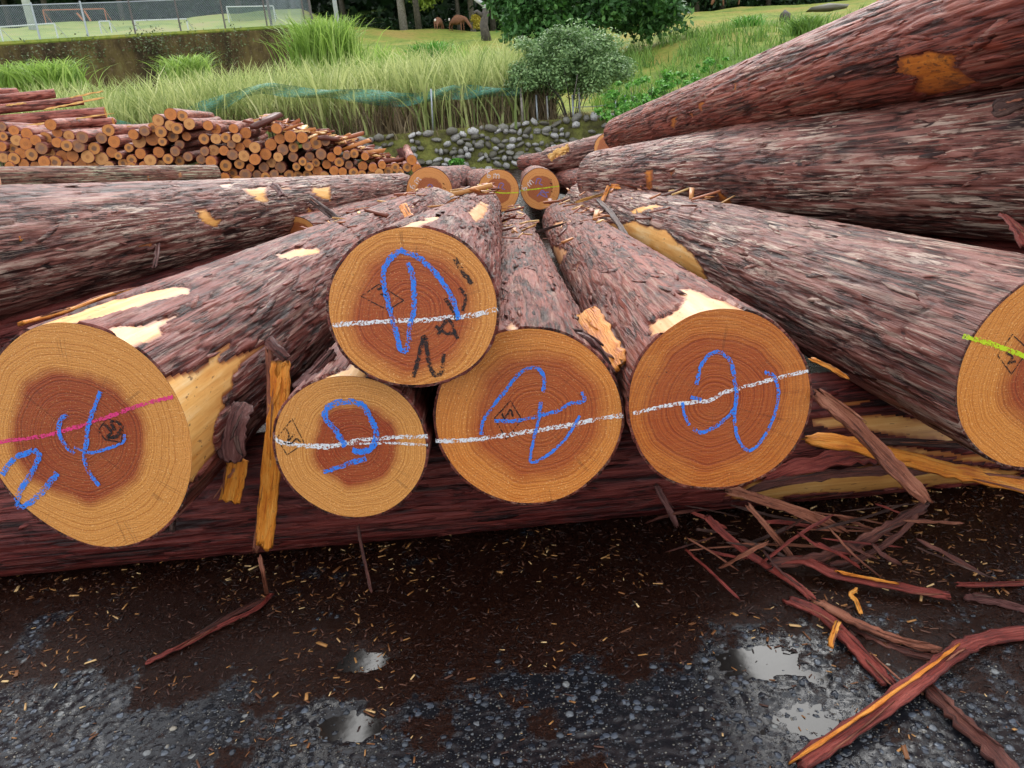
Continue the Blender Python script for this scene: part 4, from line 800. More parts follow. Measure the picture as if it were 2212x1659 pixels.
def isl(name, stops, rough=.5):
    t = NT(name); return t.fin(t.ramp(t.n('NewGeometry').outputs['Random Per Island'], stops), rough, .4)
M['chip_pale'] = isl('wood_chips', [(0, (.07, .022, .008)), (.5, (.20, .075, .02)), (.8, (.40, .19, .055)), (1, (.66, .46, .22))])
M['crumb'] = isl('bark_crumbs', [(0, (.006, .0025, .002)), (.5, (.022, .007, .0045)), (.85, (.06, .02, .011)), (1, (.11, .045, .025))])
chips('wood_chips', 'scattered tiny pale wood chips and sawdust on the wet asphalt', 2300, scat(lambda x, y: (.15+.85*crumb_mask(x, y))*sst(.38, .62, fbm(x*4, y*4, x*0+9, 3, 61))), (.002, .017), M['chip_pale'])
chips('bark_crumbs', 'dark bark crumbs strewn over the asphalt', 9000, scat(lambda x, y: .05+.95*crumb_mask(x, y)), (.004, .012), M['crumb'])
# fibrous bits of torn bark lying on the logs near the far tips
def on_logs(n):
    out = []
    for k, zt in (('a', .19), ('b', .15), ('c', .14), ('d', .16), ('e', .18), ('f', .19)):
        Mx = np.array(NEAR[k].matrix_world)
        for _ in range(n//6):
            tt = rng.uniform(2.0, 5.2); a = rng.normal(1.57, .5); rr = zt+.012+(5.2-tt)*.012
            out.append(Mx[:3, :3]@np.array([math.cos(a)*rr, math.sin(a)*rr, -tt])+Mx[:3, 3])
    return np.array(out)
M['litter'] = isl('bark_litter', [(0, (.08, .02, .012)), (.45, (.26, .065, .03)), (.7, (.44, .16, .04)), (1, (.70, .45, .18))])
chips('bark_litter', 'torn red and orange bark bits caught on top of the logs', 300, on_logs, (.03, .10), M['litter'])
# embedded pebbles standing proud in the asphalt
ico = bpy.data.meshes.new('tmp'); import bmesh
bm_ = bmesh.new(); bmesh.ops.create_icosphere(bm_, subdivisions=1, radius=1); iv = np.array([v.co for v in bm_.verts]); iff = np.array([[v.index for v in f.verts] for f in bm_.faces]); bm_.free()
n = 1500; x = rng.uniform(-1.6, 1.7, n); y = rng.uniform(1.12, 1.9, n); k = rng.random(n) > .25+.75*crumb_mask(x, y); x, y = x[k], y[k]; n = len(x)
s_ = .003+.0085*rng.random(n)**1.8; a = rng.uniform(0, 6.28, n)
bv = iv[None]*(1+.35*(rng.random((n, len(iv), 1))-.5))*np.stack([s_, s_*rng.uniform(.6, .95, n), s_*rng.uniform(.35, .6, n)], -1)[:, None]
X = bv[..., 0]*np.cos(a)[:, None]-bv[..., 1]*np.sin(a)[:, None]; Y = bv[..., 0]*np.sin(a)[:, None]+bv[..., 1]*np.cos(a)[:, None]
Vp = np.stack([X, Y, bv[..., 2]], -1)+np.stack([x, y, gz(x, y)-.001], -1)[:, None]
M['pebble'] = isl('wet_pebbles', [(0, (.015, .017, .022)), (.6, (.026, .031, .040)), (.95, (.060, .068, .080)), (1, (.26, .23, .18))], .2)
tag(obj('pebbles', Vp.reshape(-1, 3), (iff[None]+np.arange(n)[:, None, None]*len(iv)).reshape(-1, 3), M['pebble'], None, False), 'small grey stones set in the worn asphalt', 'gravel', kind='stuff')

# ------------------------------------------------------------------ pile of small logs
PD_ = Vector((-.16, 1, 0)).normalized()
M['small_a'] = mat_face('small_face_orange', .085, heart=.40, sap=((0.412, 0.103, 0.016), (0.577, 0.189, 0.036)), hw=((.36, .10, .02), (.50, .18, .04)), ring=150, spots=.2)
M['small_b'] = mat_face('small_face_grey_heart', .085, heart=.42, sap=((0.433, 0.138, 0.024), (0.577, 0.241, 0.056)), hw=((.10, .055, .035), (.20, .10, .05)), ring=150, heart_soft=.09, spots=.3)
M['small_c'] = mat_face('small_face_pale', .085, heart=.30, sap=((0.494, 0.206, 0.056), (0.639, 0.310, 0.104)), hw=((.34, .12, .035), (.46, .20, .06)), ring=150, heart_soft=.1, spots=.2)
M['small_d'] = mat_face('small_face_weathered', .085, heart=.5, sap=((0.206, 0.077, 0.032), (0.309, 0.129, 0.060)), hw=((.13, .07, .05), (.22, .12, .08)), ring=150, heart_soft=.1, spots=.6)
SM = []
for v in range(5):
    nu, nv, L0 = 26, 28, 3.2
    TT, TH_, cx_, sy_, W, hb, hg, bd = log_shell(L0, .085, .072, nu, nv, 200+v, thick=.008, power=1., freq=30, lobes=.06, bend=.015)
    P0 = np.stack([cx_*(W+hb), sy_*(W+hb)+bd, -TT], -1); lip = np.stack([cx_[0]*W[0], sy_[0]*W[0], 0*cx_[0]], -1)
    I = np.arange(nu*nv).reshape(nu, nv)+nv; I2 = np.roll(I, -1, 1); e = np.arange(nv)
    Fq = np.vstack([np.stack([e, I[0], np.roll(I[0], -1), np.roll(e, -1)], -1), np.stack([I[:-1], I[1:], I2[1:], I2[:-1]], -1).reshape(-1, 4)])
    bk = mesh_data('bark', np.vstack([lip, P0.reshape(-1, 3)]), Fq, M['bark_small'], True, {'hgt': ('FLOAT', np.concatenate([np.full(nv, .3), hg.ravel()]))})
    dv = np.vstack([lip, [[0, 0, 0]]]); df = [(k, (k+1) % nv, nv) for k in range(nv)]
    fa = [mesh_data('cut_face', dv, df, M[q], False) for q in ('small_a', 'small_b', 'small_c', 'small_d')]
    fe = np.vstack([P0[-1], P0[-1].mean(0)[None]])
    fr = mesh_data('far_cut_face', fe, [(k, nv, (k+1) % nv)[::-1] for k in range(nv)], M['small_a'], False)
    SM.append((bk, fa, fr))
def small_log(p, d, r, lab, grp, ln=3.2, face=None, roll=None, patch=None):
    d = Vector(d).normalized(); Mx, _ = frame(p, Vector(p)+d*ln)
    Mx = Mx @ Matrix.Rotation(rng.uniform(0, 6.28) if roll is None else roll, 4, 'Z') @ Matrix.Diagonal((r/.085, r/.085, ln/3.2, 1))
    bk, fa, fr = SM[rng.integers(5)]
    o = thing('small_log', lab, 'log', Mx, grp)
    fi = face if face is not None else rng.choice([0, 0, 0, 0, 1, 2, 2, 3], p=[.18, .16, .14, .1, .2, .08, .08, .06])
    link('bark', bk, o); link('cut_face', fa[fi], o); link('far_cut_face', fr, o)
    return o
PA = [(35,650,45),(20,765,48),(35,890,50),(155,585,52),(300,620,58),(185,695,58),(290,735,62),(400,695,55),(510,670,62),(150,790,55),(235,840,58),(355,855,62),(465,785,60),(550,835,60),(155,900,60),(265,960,52),(105,985,45),(495,935,60),(615,945,65),(700,875,62),(815,870,60),(570,520,58),(645,605,52),(775,645,55),(925,660,60),(640,720,52),(750,755,58),(880,760,62),(1060,785,62),(985,880,65),(1140,900,68),(905,965,62),(1045,985,60),(1140,670,55),(1220,580,62),(1285,710,62),(1260,830,55),(1450,780,45),(1580,845,55),(1480,915,52),(1385,955,50),(1690,920,60),(1500,630,52),(1565,705,70),(1625,590,52),(1720,550,50),(1780,470,60),(1920,400,62),(2050,420,55),(1915,530,55),(1990,560,58),(1810,600,58),(1715,680,68),(2130,510,58),(1945,650,58),(1825,710,45),(2020,745,48),(1785,830,55),(1890,905,52),(1970,820,50),(2020,925,52),(2115,880,48),(2100,650,45),(1620,985,50),(1810,975,50),(1480,990,45),(20,540,45),(400,985,50),(760,985,50),(1230,985,50),(1330,870,40)]
PB = [(100,240,40),(170,270,40),(325,265,38),(430,305,45),(700,265,42),(65,355,42),(170,355,42),(255,345,40),(350,350,36),(730,355,42),(820,335,48),(925,345,45),(1045,390,50),(1130,375,38),(650,405,48),(305,405,34),(380,430,38),(445,395,36),(510,430,45),(965,415,36),(850,430,40),(755,450,45),(70,465,36),(150,455,45),(240,460,40),(315,495,42),(415,505,45),(605,490,46),(510,535,45),(715,515,38),(845,515,38),(990,510,38),(1090,490,44),(1180,515,36),(1235,460,34),(1315,500,32),(1380,485,36),(1475,510,33),(40,535,38),(125,555,45),(255,590,46),(375,575,40),(470,610,32),(590,605,40),(655,565,38),(735,605,44),(930,555,33),(875,600,32),(985,600,36),(1045,565,34),(1140,580,36),(1250,560,38),(1335,585,34),(1455,595,38),(1545,610,36),(1625,585,33),(1740,605,36),(1845,605,36),(1885,540,42),(1930,620,40),(315,655,40),(425,670,46),(530,670,36),(680,665,36),(605,690,38),(810,675,42),(890,680,38),(970,670,38),(1060,640,42),(1205,635,38),(1280,645,34),(1375,650,38),(1120,685,40),(1600,655,36),(1680,640,36),(245,695,40),(355,720,40),(745,715,36),(1030,710,38),(1235,705,36),(1320,695,36),(1450,668,34),(1530,672,34),(15,620,40),(140,660,38),(1780,650,34)]
GRP = 'small logs stacked in the pile'
special = {(1920, 400): 'topmost small log on the hump of the pile', (2050, 420): 'second topmost small log on the hump of the pile, right of the very top one', (2130, 510): 'rightmost small log on the hump of the pile',
           (570, 520): 'highest pale-ended small log on the left half of the pile', (1885, 540): 'small log perched on top at the right foot of the pile'}
ents = []
for L_, (ox, oy, f_) in ((PA, (0, 280, 3.16)), (PB, (700, 350, 2.458))):
    for (a, b, r) in L_:
        x, y = (ox+a/f_)/1.649, (oy+b/f_)/1.649
        fi = int(rng.choice(4, p=[.46, .27, .14, .13]))
        row = 'upper' if y < 300 else 'middle' if y < 345 else 'lower'
        zone = 'at the left edge' if x < 90 else 'left of the hump' if x < 290 else 'under the hump' if x < 440 else 'right of the hump' if x < 570 else 'on the right slope' if x < 700 else 'at the right foot'
        ents.append([x, y, r/f_/1.649, fi, (('orange', 'grey-hearted', 'pale', 'weathered')[fi], row, zone), special.get((a, b))])
ORD = ['leftmost', 'second from left', 'third from left', 'fourth from left', 'fifth from left', 'sixth from left', 'seventh from left', 'eighth from left', 'ninth from left', 'tenth from left', 'eleventh from left', 'twelfth from left', 'thirteenth from left']
ents.sort(key=lambda e_: e_[0]); seen = {}; tot = {}
for e_ in ents:
    if not e_[5]: tot[e_[4]] = tot.get(e_[4], 0)+1
for x, y, rpx, fi, key, spc in ents:
    if not spc:
        k = seen.get(key, 0); seen[key] = k+1
        spc = ('%s %s small log, %s pile rows, %s' % (ORD[k], *key)) if tot[key] > 1 else ('only %s small log, %s pile rows, %s' % key)
    p = PY(x, y, 11.6+rng.uniform(-.10, .16)); rr = rpx*((p-EYE)@FW)/F*1.10
    small_log(p, Vector((PD_.x+rng.normal(0, .03), PD_.y, rng.normal(0, .012))), rr, spc, GRP, rng.uniform(2.6, 3.2), fi)
# logs of the back stack, seen along their length at the left edge
for i, (x1, y1, x0, y0, r) in enumerate([(36, 200, -180, 212, .085), (118, 202, -180, 232, .085), (180, 217, -180, 252, .08), (228, 243, -180, 278, .10), (245, 264, -180, 296, .085), (288, 282, -180, 316, .09), (365, 300, -180, 342, .09), (300, 302, -120, 328, .08)]):
    a, b = PY(x0, y0, 12.6+i*.05), PY(x1, y1, 13.9-.16*i)
    small_log(a, b-a, r, ['uppermost long thin log at the left edge, on top of the pile', 'second long thin log from the top at the left edge of the pile', 'third long thin log from the top at the left edge of the pile',
        'long log with a yellow peeled stripe at the left edge of the pile', 'fifth long thin log from the top at the left edge of the pile', 'sixth long thin log from the top at the left edge of the pile',
        'lowest and longest of the long logs at the left edge of the pile', 'long thin log just above the lowest one at the left edge of the pile'][i], 'long logs lying on the pile', (Vector(b)-Vector(a)).length)
for i, (x0, y0, x1, y1, Y) in enumerate([(148, 206, 225, 190, 13.4), (10, 222, 60, 216, 13.2), (90, 232, 228, 204, 13.0), (40, 268, 250, 238, 12.8), (70, 290, 288, 266, 12.7)]):
    V, Fq, st = sweep([PY(x0, y0+6, Y-.35), PY((x0+x1)/2, (y0+y1)/2+6, Y-.3), PY(x1, y1+6, Y-.3)], .024, .008, FRONT, seed=70+i, rough=.6, taper=(.2, .4))
    tag(obj('peeled_strip', V, Fq, M['strip_yellow'], None, False, {'st': ('FLOAT_VECTOR', st)}), ['highest yellow peeled strip on the long logs at the left edge', 'short yellow peeled strip at the very left edge of the pile', 'second highest yellow peeled strip on the long logs at left',
        'long yellow peeled strip midway on the long logs at left', 'lowest yellow peeled strip on the long logs at left'][i], 'bark')
# brush heaped on the right shoulder of the pile
def brush(n):
    out = []
    for _ in range(n):
        u = rng.random(); x, y = 560+u*300, 262+u*80+rng.normal(0, 6)
        if u > .55: y = 300+(u-.55)*130+rng.normal(0, 6)
        out.append(PY(x, y, 12.0+rng.uniform(-.2, 1.2)))
    return np.array(out)
chips('bark_brush', 'heap of red bark scraps on the right shoulder of the pile', 420, brush, (.10, .32), M['litter'])
for c_ in ((1692, 470), (1885, 455)): pass
S('wooden_stake', 'grey wooden stake leaning behind the right foot of the pile', [(862, 318, 12.6), (870, 340, 12.6), (878, 362, 12.6)], .10, 'strip_mauve', .03, FRONT, rough=.03, cat='stake')

# ------------------------------------------------------------------ hillside, terraces, walls
colx = [-900, -500, 0, 350, 650, 750, 1000, 1250, 1480, 1750, 2300, 3400]
def wallY(x): return 30+(x/650)*7 if x >= 0 else 30+x*.009
TOPY = lambda x: 100-x*.0615
prof = {}
for x in colx:
    base = PY(x, 300, 15.2); bx = base[0]/15.2
    r0 = np.array([bx*15.2, 15.2, .74])
    if x <= 650:
        Yw = wallY(x); top = PY(x, TOPY(x), Yw)
        prof[x] = [r0, np.array([bx*20, 20, 1.05]), np.array([bx*26, 26, 1.7]), np.array([top[0]*(Yw-.25)/Yw, Yw-.25, top[2]-2.1]), top+np.array([0, .35, -.02]), PY(x, TOPY(x)-14, Yw+7), PY(x, 58-.055*x, 52)]
    else:
        tb = {750: [(150, 27), (122, 33), (95, 38), (75, 43), (60, 52)], 1000: [(165, 24), (140, 30), (118, 35), (92, 42), (66, 52)], 1250: [(175, 23), (150, 27), (120, 32), (95, 38), (60, 52)],
              1480: [(215, 18.5), (150, 23), (78, 29), (62, 36), (30, 50)], 1750: [(190, 18.5), (125, 23), (48, 29), (30, 36), (8, 50)], 2300: [(140, 18.5), (75, 23), (-8, 29), (-25, 36), (-50, 50)], 3400: [(30, 18.5), (-40, 23), (-120, 29), (-140, 36), (-160, 50)]}[x]
        prof[x] = [r0, PY(x, 245, 17) if x > 1300 else np.array([bx*20, 20, 1.05])] + [PY(x, *q) for q in tb]
    l = prof[x][-1]; prof[x] += [l*np.array([65/l[1], 0, 1])+np.array([0, 65, .5]), l*np.array([190/l[1], 0, 1])+np.array([0, 190, 5.])]
    for q, k in zip(prof[x], range(9)): pass
def terr_grid(cols, rows, nu_=9):
    A = np.array([[prof[x][r] for r in rows] for x in cols])
    us = np.linspace(0, len(cols)-1, (len(cols)-1)*nu_+1); vs = np.linspace(0, len(rows)-1, (len(rows)-1)*8+1)
    i = np.clip(us.astype(int), 0, len(cols)-2); fu = us-i; j = np.clip(vs.astype(int), 0, len(rows)-2); fv = vs-j
    G = lambda di, dj: A[np.ix_(i+di, j+dj)]
    fu = fu[:, None, None]; fv = fv[None, :, None]
    P = (G(0, 0)*(1-fu)+G(1, 0)*fu)*(1-fv)+(G(0, 1)*(1-fu)+G(1, 1)*fu)*fv
    P[..., 2] += (fbm(P[..., 0]*.4, P[..., 1]*.4, P[..., 0]*0, 3, 77)-.5)*.5*sst(17, 26, P[..., 1])
    return P
def terr(name, label, cols, rows, mat):
    P = terr_grid(cols, rows); a, b = P.shape[:2]; I = np.arange(a*b).reshape(a, b)
    return tag(obj(name, P.reshape(-1, 3), np.stack([I[:-1, :-1], I[1:, :-1], I[1:, 1:], I[:-1, 1:]], -1).reshape(-1, 4), mat), label, 'ground', kind='structure'), P
lo, LOWP = terr('bank', 'rough bank rising from the stone wall to the retaining wall', colx[:5], [0, 1, 2, 3], M['moss_earth'])
fi_, FIELD = terr('sports_field', 'pale mown sports field above the retaining wall', colx[:5], [4, 5, 6, 7, 8], M['lawn'])
hi, HILL = terr('hillside', 'ochre and green grassy hillside where the deer graze', colx[4:], [0, 1, 2, 3, 4, 5, 6, 7, 8], M['grassland'])
# retaining wall with chain-link fence on top
wp = [PY(x, TOPY(x), wallY(x)) for x in np.linspace(-900, 660, 40)]
Vw = []
for q in wp:
    for dy, dz in ((-.3, -3.4), (-.12, 0), (.30, .0), (.30, -3.4)): Vw.append(q+np.array([0, dy, dz]))
Vw = np.array(Vw); n = len(wp)
rw = thing('retaining_wall', 'tall dark mossy concrete retaining wall below the chain-link fence', 'wall')
obj('wall_body', Vw, [(4*i+k, 4*i+4+k, 4*i+4+(k+1) % 4, 4*i+(k+1) % 4) for i in range(n-1) for k in range(4)]+[(0, 1, 2, 3), tuple(4*(n-1)+k for k in (3, 2, 1, 0))], M['mossy_concrete'], rw, False)
cb = MB()
for i in range(n-1): m_ = (wp[i]+wp[i+1])/2; cb.tube([wp[i]+np.array([0, .05, .05]), wp[i+1]+np.array([0, .05, .05])], .11, 6)
cb.build('coping', M['grassland'], rw)
fn = thing('chain_link_fence', 'chain-link fence with steel posts along the top of the retaining wall', 'fence')
FH = 1.25
posts = [-260, -150, -40, 78, 148, 186, 292, 390, 492, 578, 662]
for x in [-380, -200, -20, 138, 312, 480, 634, 640][:0]: pass
for x in (-330, -170, -18, 144, 318, 484, 648): pass
pxs = [-420, -240, -60, 88, 192, 294, 392, 488, 578, 660]
for x in pxs:
    q = PY(x, TOPY(x), wallY(x)); MB().tube([q+np.array([0, .05, -.1]), q+np.array([0, .05, FH+.08])], .035, 6).build('post', M['steel_brown'] if x > 250 else M['steel'], fn)
xs = np.linspace(-420, 660, 40); Q = [PY(x, TOPY(x), wallY(x))+np.array([0, .05, 0]) for x in xs]
MB().tube([q+np.array([0, 0, FH]) for q in Q], .02, 5).build('top_rail', M['steel'], fn); MB().tube([q+np.array([0, 0, .1]) for q in Q], .012, 5).build('bottom_rail', M['steel'], fn)
L_ = np.concatenate([[0], np.cumsum([np.linalg.norm(Q[i+1]-Q[i]) for i in range(len(Q)-1)])])
Vn = np.vstack([[q+np.array([0, 0, .1]) for q in Q], [q+np.array([0, 0, FH]) for q in Q]]); st = np.vstack([np.stack([L_, L_*0+.1, L_*0], -1), np.stack([L_, L_*0+FH, L_*0], -1)])
k = len(Q); obj('wire_mesh', Vn, [(i, i+1, k+i+1, k+i) for i in range(k-1)], M['net_wire'], fn, False, {'st': ('FLOAT_VECTOR', st)})
# tall corner screen of the fence at its right end
gs = thing('gate_screen', 'taller mesh screen at the right end of the chain-link fence', 'fence')
q0, q1 = PY(588, 64, 37.0), PY(676, 58, 37.6)
for q in (q0, q1): MB().tube([q, q+np.array([0, 0, 3.2])], .06, 6).build('post', M['steel_brown'], gs)
obj('wire_mesh', np.array([q0, q1, q1+[0, 0, 3.1], q0+[0, 0, 3.1]]), [(0, 1, 2, 3)], M['net_wire'], gs, False, {'st': ('FLOAT_VECTOR', [(0, 0, 0), (2, 0, 0), (2, 3.1, 0), (0, 3.1, 0)])})
# things on the field
def on_field(x, y, Y): return PY(x, y, Y)
def goal(label, xa, ya, xb, yb, Y, h, mat, depth=.9, net=False, half=False):
    a, b = PY(xa, ya, Y), PY(xb, yb, Y); g_ = thing('goal_frame', label, 'goal', Matrix.Translation(a)); a0 = a.copy(); b = b-a0; a = a*0
    up = np.array([0, 0, h]); bk_ = np.array([0, depth, 0])
    MB().tube([a-up*.3, a+up], .03, 6).build('post', M[mat], g_); MB().tube([b-up*.3, b+up], .03, 6).build('post', M[mat], g_); MB().tube([a+up, b+up], .03, 6).build('crossbar', M[mat], g_)
    for e_ in (a, b): MB().tube([e_+up, e_+bk_], .02, 5).build('stay', M[mat], g_)
    if net:
        w_ = np.linalg.norm(b-a); obj('net', np.array([a+up, b+up, b+bk_, a+bk_]), [(0, 1, 2, 3)], M['net_blue'], g_, False, {'st': ('FLOAT_VECTOR', [(0, 0, 0), (w_, 0, 0), (w_, 2, 0), (0, 2, 0)])})
goal('long low white goal frame behind the fence at the far left', 8, 92, 126, 84, 34, .55, 'white_paint')
goal('short white goal frame behind the fence, left of centre', 222, 81, 244, 80, 37, .62, 'white_paint')
goal('low white rail frame behind the middle of the fence', 296, 72, 408, 68, 38, .5, 'white_paint')
goal('white goal frame with dark net at the right of the field', 498, 62, 598, 60, 44, 1.0, 'white_paint', net=True)
goal('long orange goal frame at the back of the sports field', 100, 52, 232, 49, 52, .75, 'orange_paint')
for i, (a, b) in enumerate((((166, 28), (180, 44)), ((182, 23), (196, 45)))):
    MB_ = MB().tube([PY(*a, 50), PY(*b, 50)], .05, 6); o = MB_.build('leaning_stick', M['orange_paint']); tag(o, ['left of two leaning orange sticks by the orange goal', 'right of two leaning orange sticks by the orange goal'][i], 'stick')
q = PY(70, 56, 44); tag(MB().tube([q-[0, 0, .5], q+[0, 0, 9]], [.20, .15], 14).build('utility_pole', M['concrete_pole'], smooth=True), 'thick pale concrete pole rising from the sports field at far left', 'pole')
q = PY(729, 46, 40); tag(MB().tube([q-[0, 0, 1.5], q+[0, 0, 7]], [.10, .09], 12).build('utility_pole', M['concrete_pole'], smooth=True), 'slim pale pole standing behind the plume of grass', 'pole')

# ------------------------------------------------------------------ stone wall
sw = thing('stone_wall', 'low rough stone wall with moss beyond the far row of logs', 'wall')
xs = np.linspace(-5.5, 4.6, 120); zs = np.linspace(-.1, .80, 14)
XX, ZZ = np.meshgrid(xs, zs, indexing='ij'); bat = 15.05+.16*ZZ+.10*(fbm(XX*3, ZZ*3, XX*0, 3, 3)-.5); Zt = ZZ+.10*(fbm(XX*.8, XX*0, XX*0, 2, 8)-.5)*(ZZ > .7)
I = np.arange(XX.size).reshape(XX.shape); Vs = np.stack([XX, bat, Zt], -1).reshape(-1, 3)
obj('wall_core', Vs, np.stack([I[:-1, :-1], I[1:, :-1], I[1:, 1:], I[:-1, 1:]], -1).reshape(-1, 4), M['moss_earth'], sw)
sm = []
for v in range(7):
    d_ = iv*(1+.28*(rng.random((len(iv), 1))-.5)); d_ = np.sign(d_)*np.abs(d_)**.8
    sm.append(mesh_data('stone', d_, iff, M['stone'], True))
cnt = 0
for r_ in range(7):
    x = -3.4+rng.uniform(0, .1)
    while x < 3.9 and cnt < 298:
        w_ = rng.uniform(.07, .20)*(1.25 if r_ in (0, 6) else 1); zc = .06+r_*.115+rng.normal(0, .030)
        dens = .95 if -.9 < x < 1.6 else .6
        if rng.random() < dens:
            o = link('stone', sm[rng.integers(7)], sw); o.location = (x+w_/2, 15.04+.16*zc-.01+rng.normal(0, .012), zc)
            o.scale = (w_*.56, .085, rng.uniform(.032, .066)*(1.2 if r_ == 6 else 1)); o.rotation_euler = (rng.normal(0, .2), rng.normal(0, .45), rng.normal(0, .2)); cnt += 1
        x += w_*1.03
# ------------------------------------------------------------------ vegetation
def blades(base, h, w_, lean, bend=.5, seg=4, droop=0.):
    """curved tapering grass blades: one array of faces"""
    n = len(base); a = rng.uniform(0, 6.283, n); ld = np.stack([np.cos(a), np.sin(a), 0*a], -1)*lean[:, None]
    f = rng.uniform(0, 6.283, n); sd_ = np.stack([np.cos(f), np.sin(f), 0*f], -1); V = []
    for k in range(seg+1):
        u = k/seg; c_ = base+ld*(u**1.8)[..., None] if isinstance(u, np.ndarray) else base+ld*(u**1.8)
        c_ = c_+np.stack([0*h, 0*h, h*(u-droop*u**3)], -1); ww = w_*(1-u**1.5)*.5+.001
        V += [c_-sd_*ww[:, None], c_+sd_*ww[:, None]]
    V = np.stack(V, 1); idx = np.array([(2*k, 2*k+1, 2*k+3, 2*k+2) for k in range(seg)])
    return V.reshape(-1, 3), (idx[None]+np.arange(n)[:, None, None]*2*(seg+1)).reshape(-1, 4)
def terr_z(P, x, y):
    pts = P.reshape(-1, 3); out = np.empty(len(x))
    for i0 in range(0, len(x), 2000):
        d = (pts[None, :, 0]-x[i0:i0+2000, None])**2+(pts[None, :, 1]-y[i0:i0+2000, None])**2; out[i0:i0+2000] = pts[d.argmin(1), 2]
    return out
def grass(name, label, n, x0x1, y0y1, P, h, w_, lean, mat, droop=.3, clump=None, kind='stuff'):
    if clump:
        nc = clump; cxs = rng.uniform(*x0x1, nc); cys = rng.uniform(*y0y1, nc); i = rng.integers(0, nc, n); x = cxs[i]+rng.normal(0, .16, n); y = cys[i]+rng.normal(0, .16, n); hs_ = (.75+.5*rng.random(nc))[i]
    else: x = rng.uniform(*x0x1, n); y = rng.uniform(*y0y1, n); hs_ = 1
    b = np.stack([x, y, terr_z(P, x, y)-.05], -1); V, Fq = blades(b, rng.uniform(*h, n)*hs_, rng.uniform(*w_, n), rng.uniform(*lean, n), droop=droop)
    return tag(obj(name, V, Fq, mat, None, False), label, 'grass', kind=kind)
ALLP = np.concatenate([LOWP.reshape(-1, 3), HILL.reshape(-1, 3)])
grass('tall_grass', 'dense pale-green tall grass behind the stone wall', 20000, (-11.5, .75), (15.62, 19.5), ALLP, (1.05, 1.75), (.016, .055), (.1, .8), M['grass_pale'], .25, 620)
grass('dry_stems', 'brown dry stems at the foot of the tall grass', 7500, (-11, 1.3), (15.5, 16.3), ALLP, (.35, .95), (.010, .028), (.05, .4), M['grass_dry'], .1)
grass('meadow_grass', 'bright green long grass between the tall grass and the deer hill', 5000, (-8, 2.0), (20, 30), ALLP, (.35, .9), (.02, .05), (.1, .5), M['grass_green'], .3, 220)
grass('bank_grass', 'green grass covering the bank at right', 8000, (2.2, 14), (17, 29.5), ALLP, (.25, .65), (.015, .04), (.05, .35), M['grass_bank'], .25, 500)
grass('short_grass', 'thin dry grass along the top of the stone wall', 2600, (-3.5, 4.5), (15.1, 15.9), ALLP, (.08, .24), (.006, .014), (.03, .14), M['grass_dry'], .2)
grass('wall_foot_grass', 'loose green grass in front of the retaining wall', 2600, (-18, -5), (23, 31), ALLP, (.4, 1.1), (.02, .045), (.1, .6), M['grass_green'], .3, 120)
def plume(label, px, py, Y, n, h, spread, mat, w_=(.02, .05)):
    b0 = PY(px, py, Y); b = b0+np.stack([rng.normal(0, spread*.25, n), rng.normal(0, spread*.25, n), 0*rng.random(n)], -1)
    V, Fq = blades(b, rng.uniform(h*.55, h*1.1, n), rng.uniform(*w_, n), rng.uniform(.15, spread, n), droop=.42, seg=5)
    pl = thing('grass_clump', label, 'plant', Matrix.Translation(b0)); obj('leaves', V-b0, Fq, M[mat], pl, False)
plume('largest arching plume of grass, at the right end of the retaining wall', 705, 155, 24, 1500, 2.2, 1.5, 'grass_green')
plume('grass clump before the retaining wall, above the long logs at left', 118, 195, 21, 600, 1.1, 1.2, 'grass_green')
plume('grass clump at the left edge before the retaining wall', 2, 195, 21, 500, 1.0, 1.2, 'grass_green')
plume('grass clump before the middle of the retaining wall', 410, 175, 22, 500, 1.0, 1.0, 'grass_green')
plume('bright grass clump on the slope below the deer', 935, 140, 27, 600, 1.1, 1.0, 'leaf_bright')
plume('bright grass clump at the top of the right-hand bank', 1612, 62, 30, 300, .7, .9, 'leaf_bright')
plume('grass tuft on the right-hand bank beside the big log', 1740, 75, 24, 400, .8, .8, 'grass_bank')
for i, (x, y, hh) in enumerate(((1262/1.0, 0, 0),)[:0]): pass
# green netting sagging over the tall grass
path = [(205, 240), (260, 262), (330, 262), (400, 240), (440, 218), (500, 196), (560, 184), (620, 184), (700, 190), (770, 195), (850, 199), (920, 195), (980, 188), (1040, 184), (1100, 188), (1122, 190)]
top = catmull([PY(x, y, 15.52) for x, y in path], 10); m = len(top); wd_ = np.interp(np.linspace(0, 1, m), [0, .25, .4, .7, 1], [.26, .32, .16, .24, .16])
Vn = []; st = []
for k in range(7):
    u = k/6; Vn.append(top+np.stack([0*wd_, .07*np.sin(np.arange(m)*.35+u*5)-.05*np.sin(u*3.1), -wd_*u+.03*np.sin(np.arange(m)*.22+u*2)], -1)); st.append(np.stack([np.arange(m)*.08, np.full(m, u*2.5), 0*wd_], -1))
I = np.arange(7*m).reshape(7, m)
tag(obj('green_net', np.concatenate(Vn), np.stack([I[:-1, :-1], I[:-1, 1:], I[1:, 1:], I[1:, :-1]], -1).reshape(-1, 4), M['net_green'], None, True, {'st': ('FLOAT_VECTOR', np.concatenate(st))}), 'green plastic netting sagging across the tall grass', 'net')
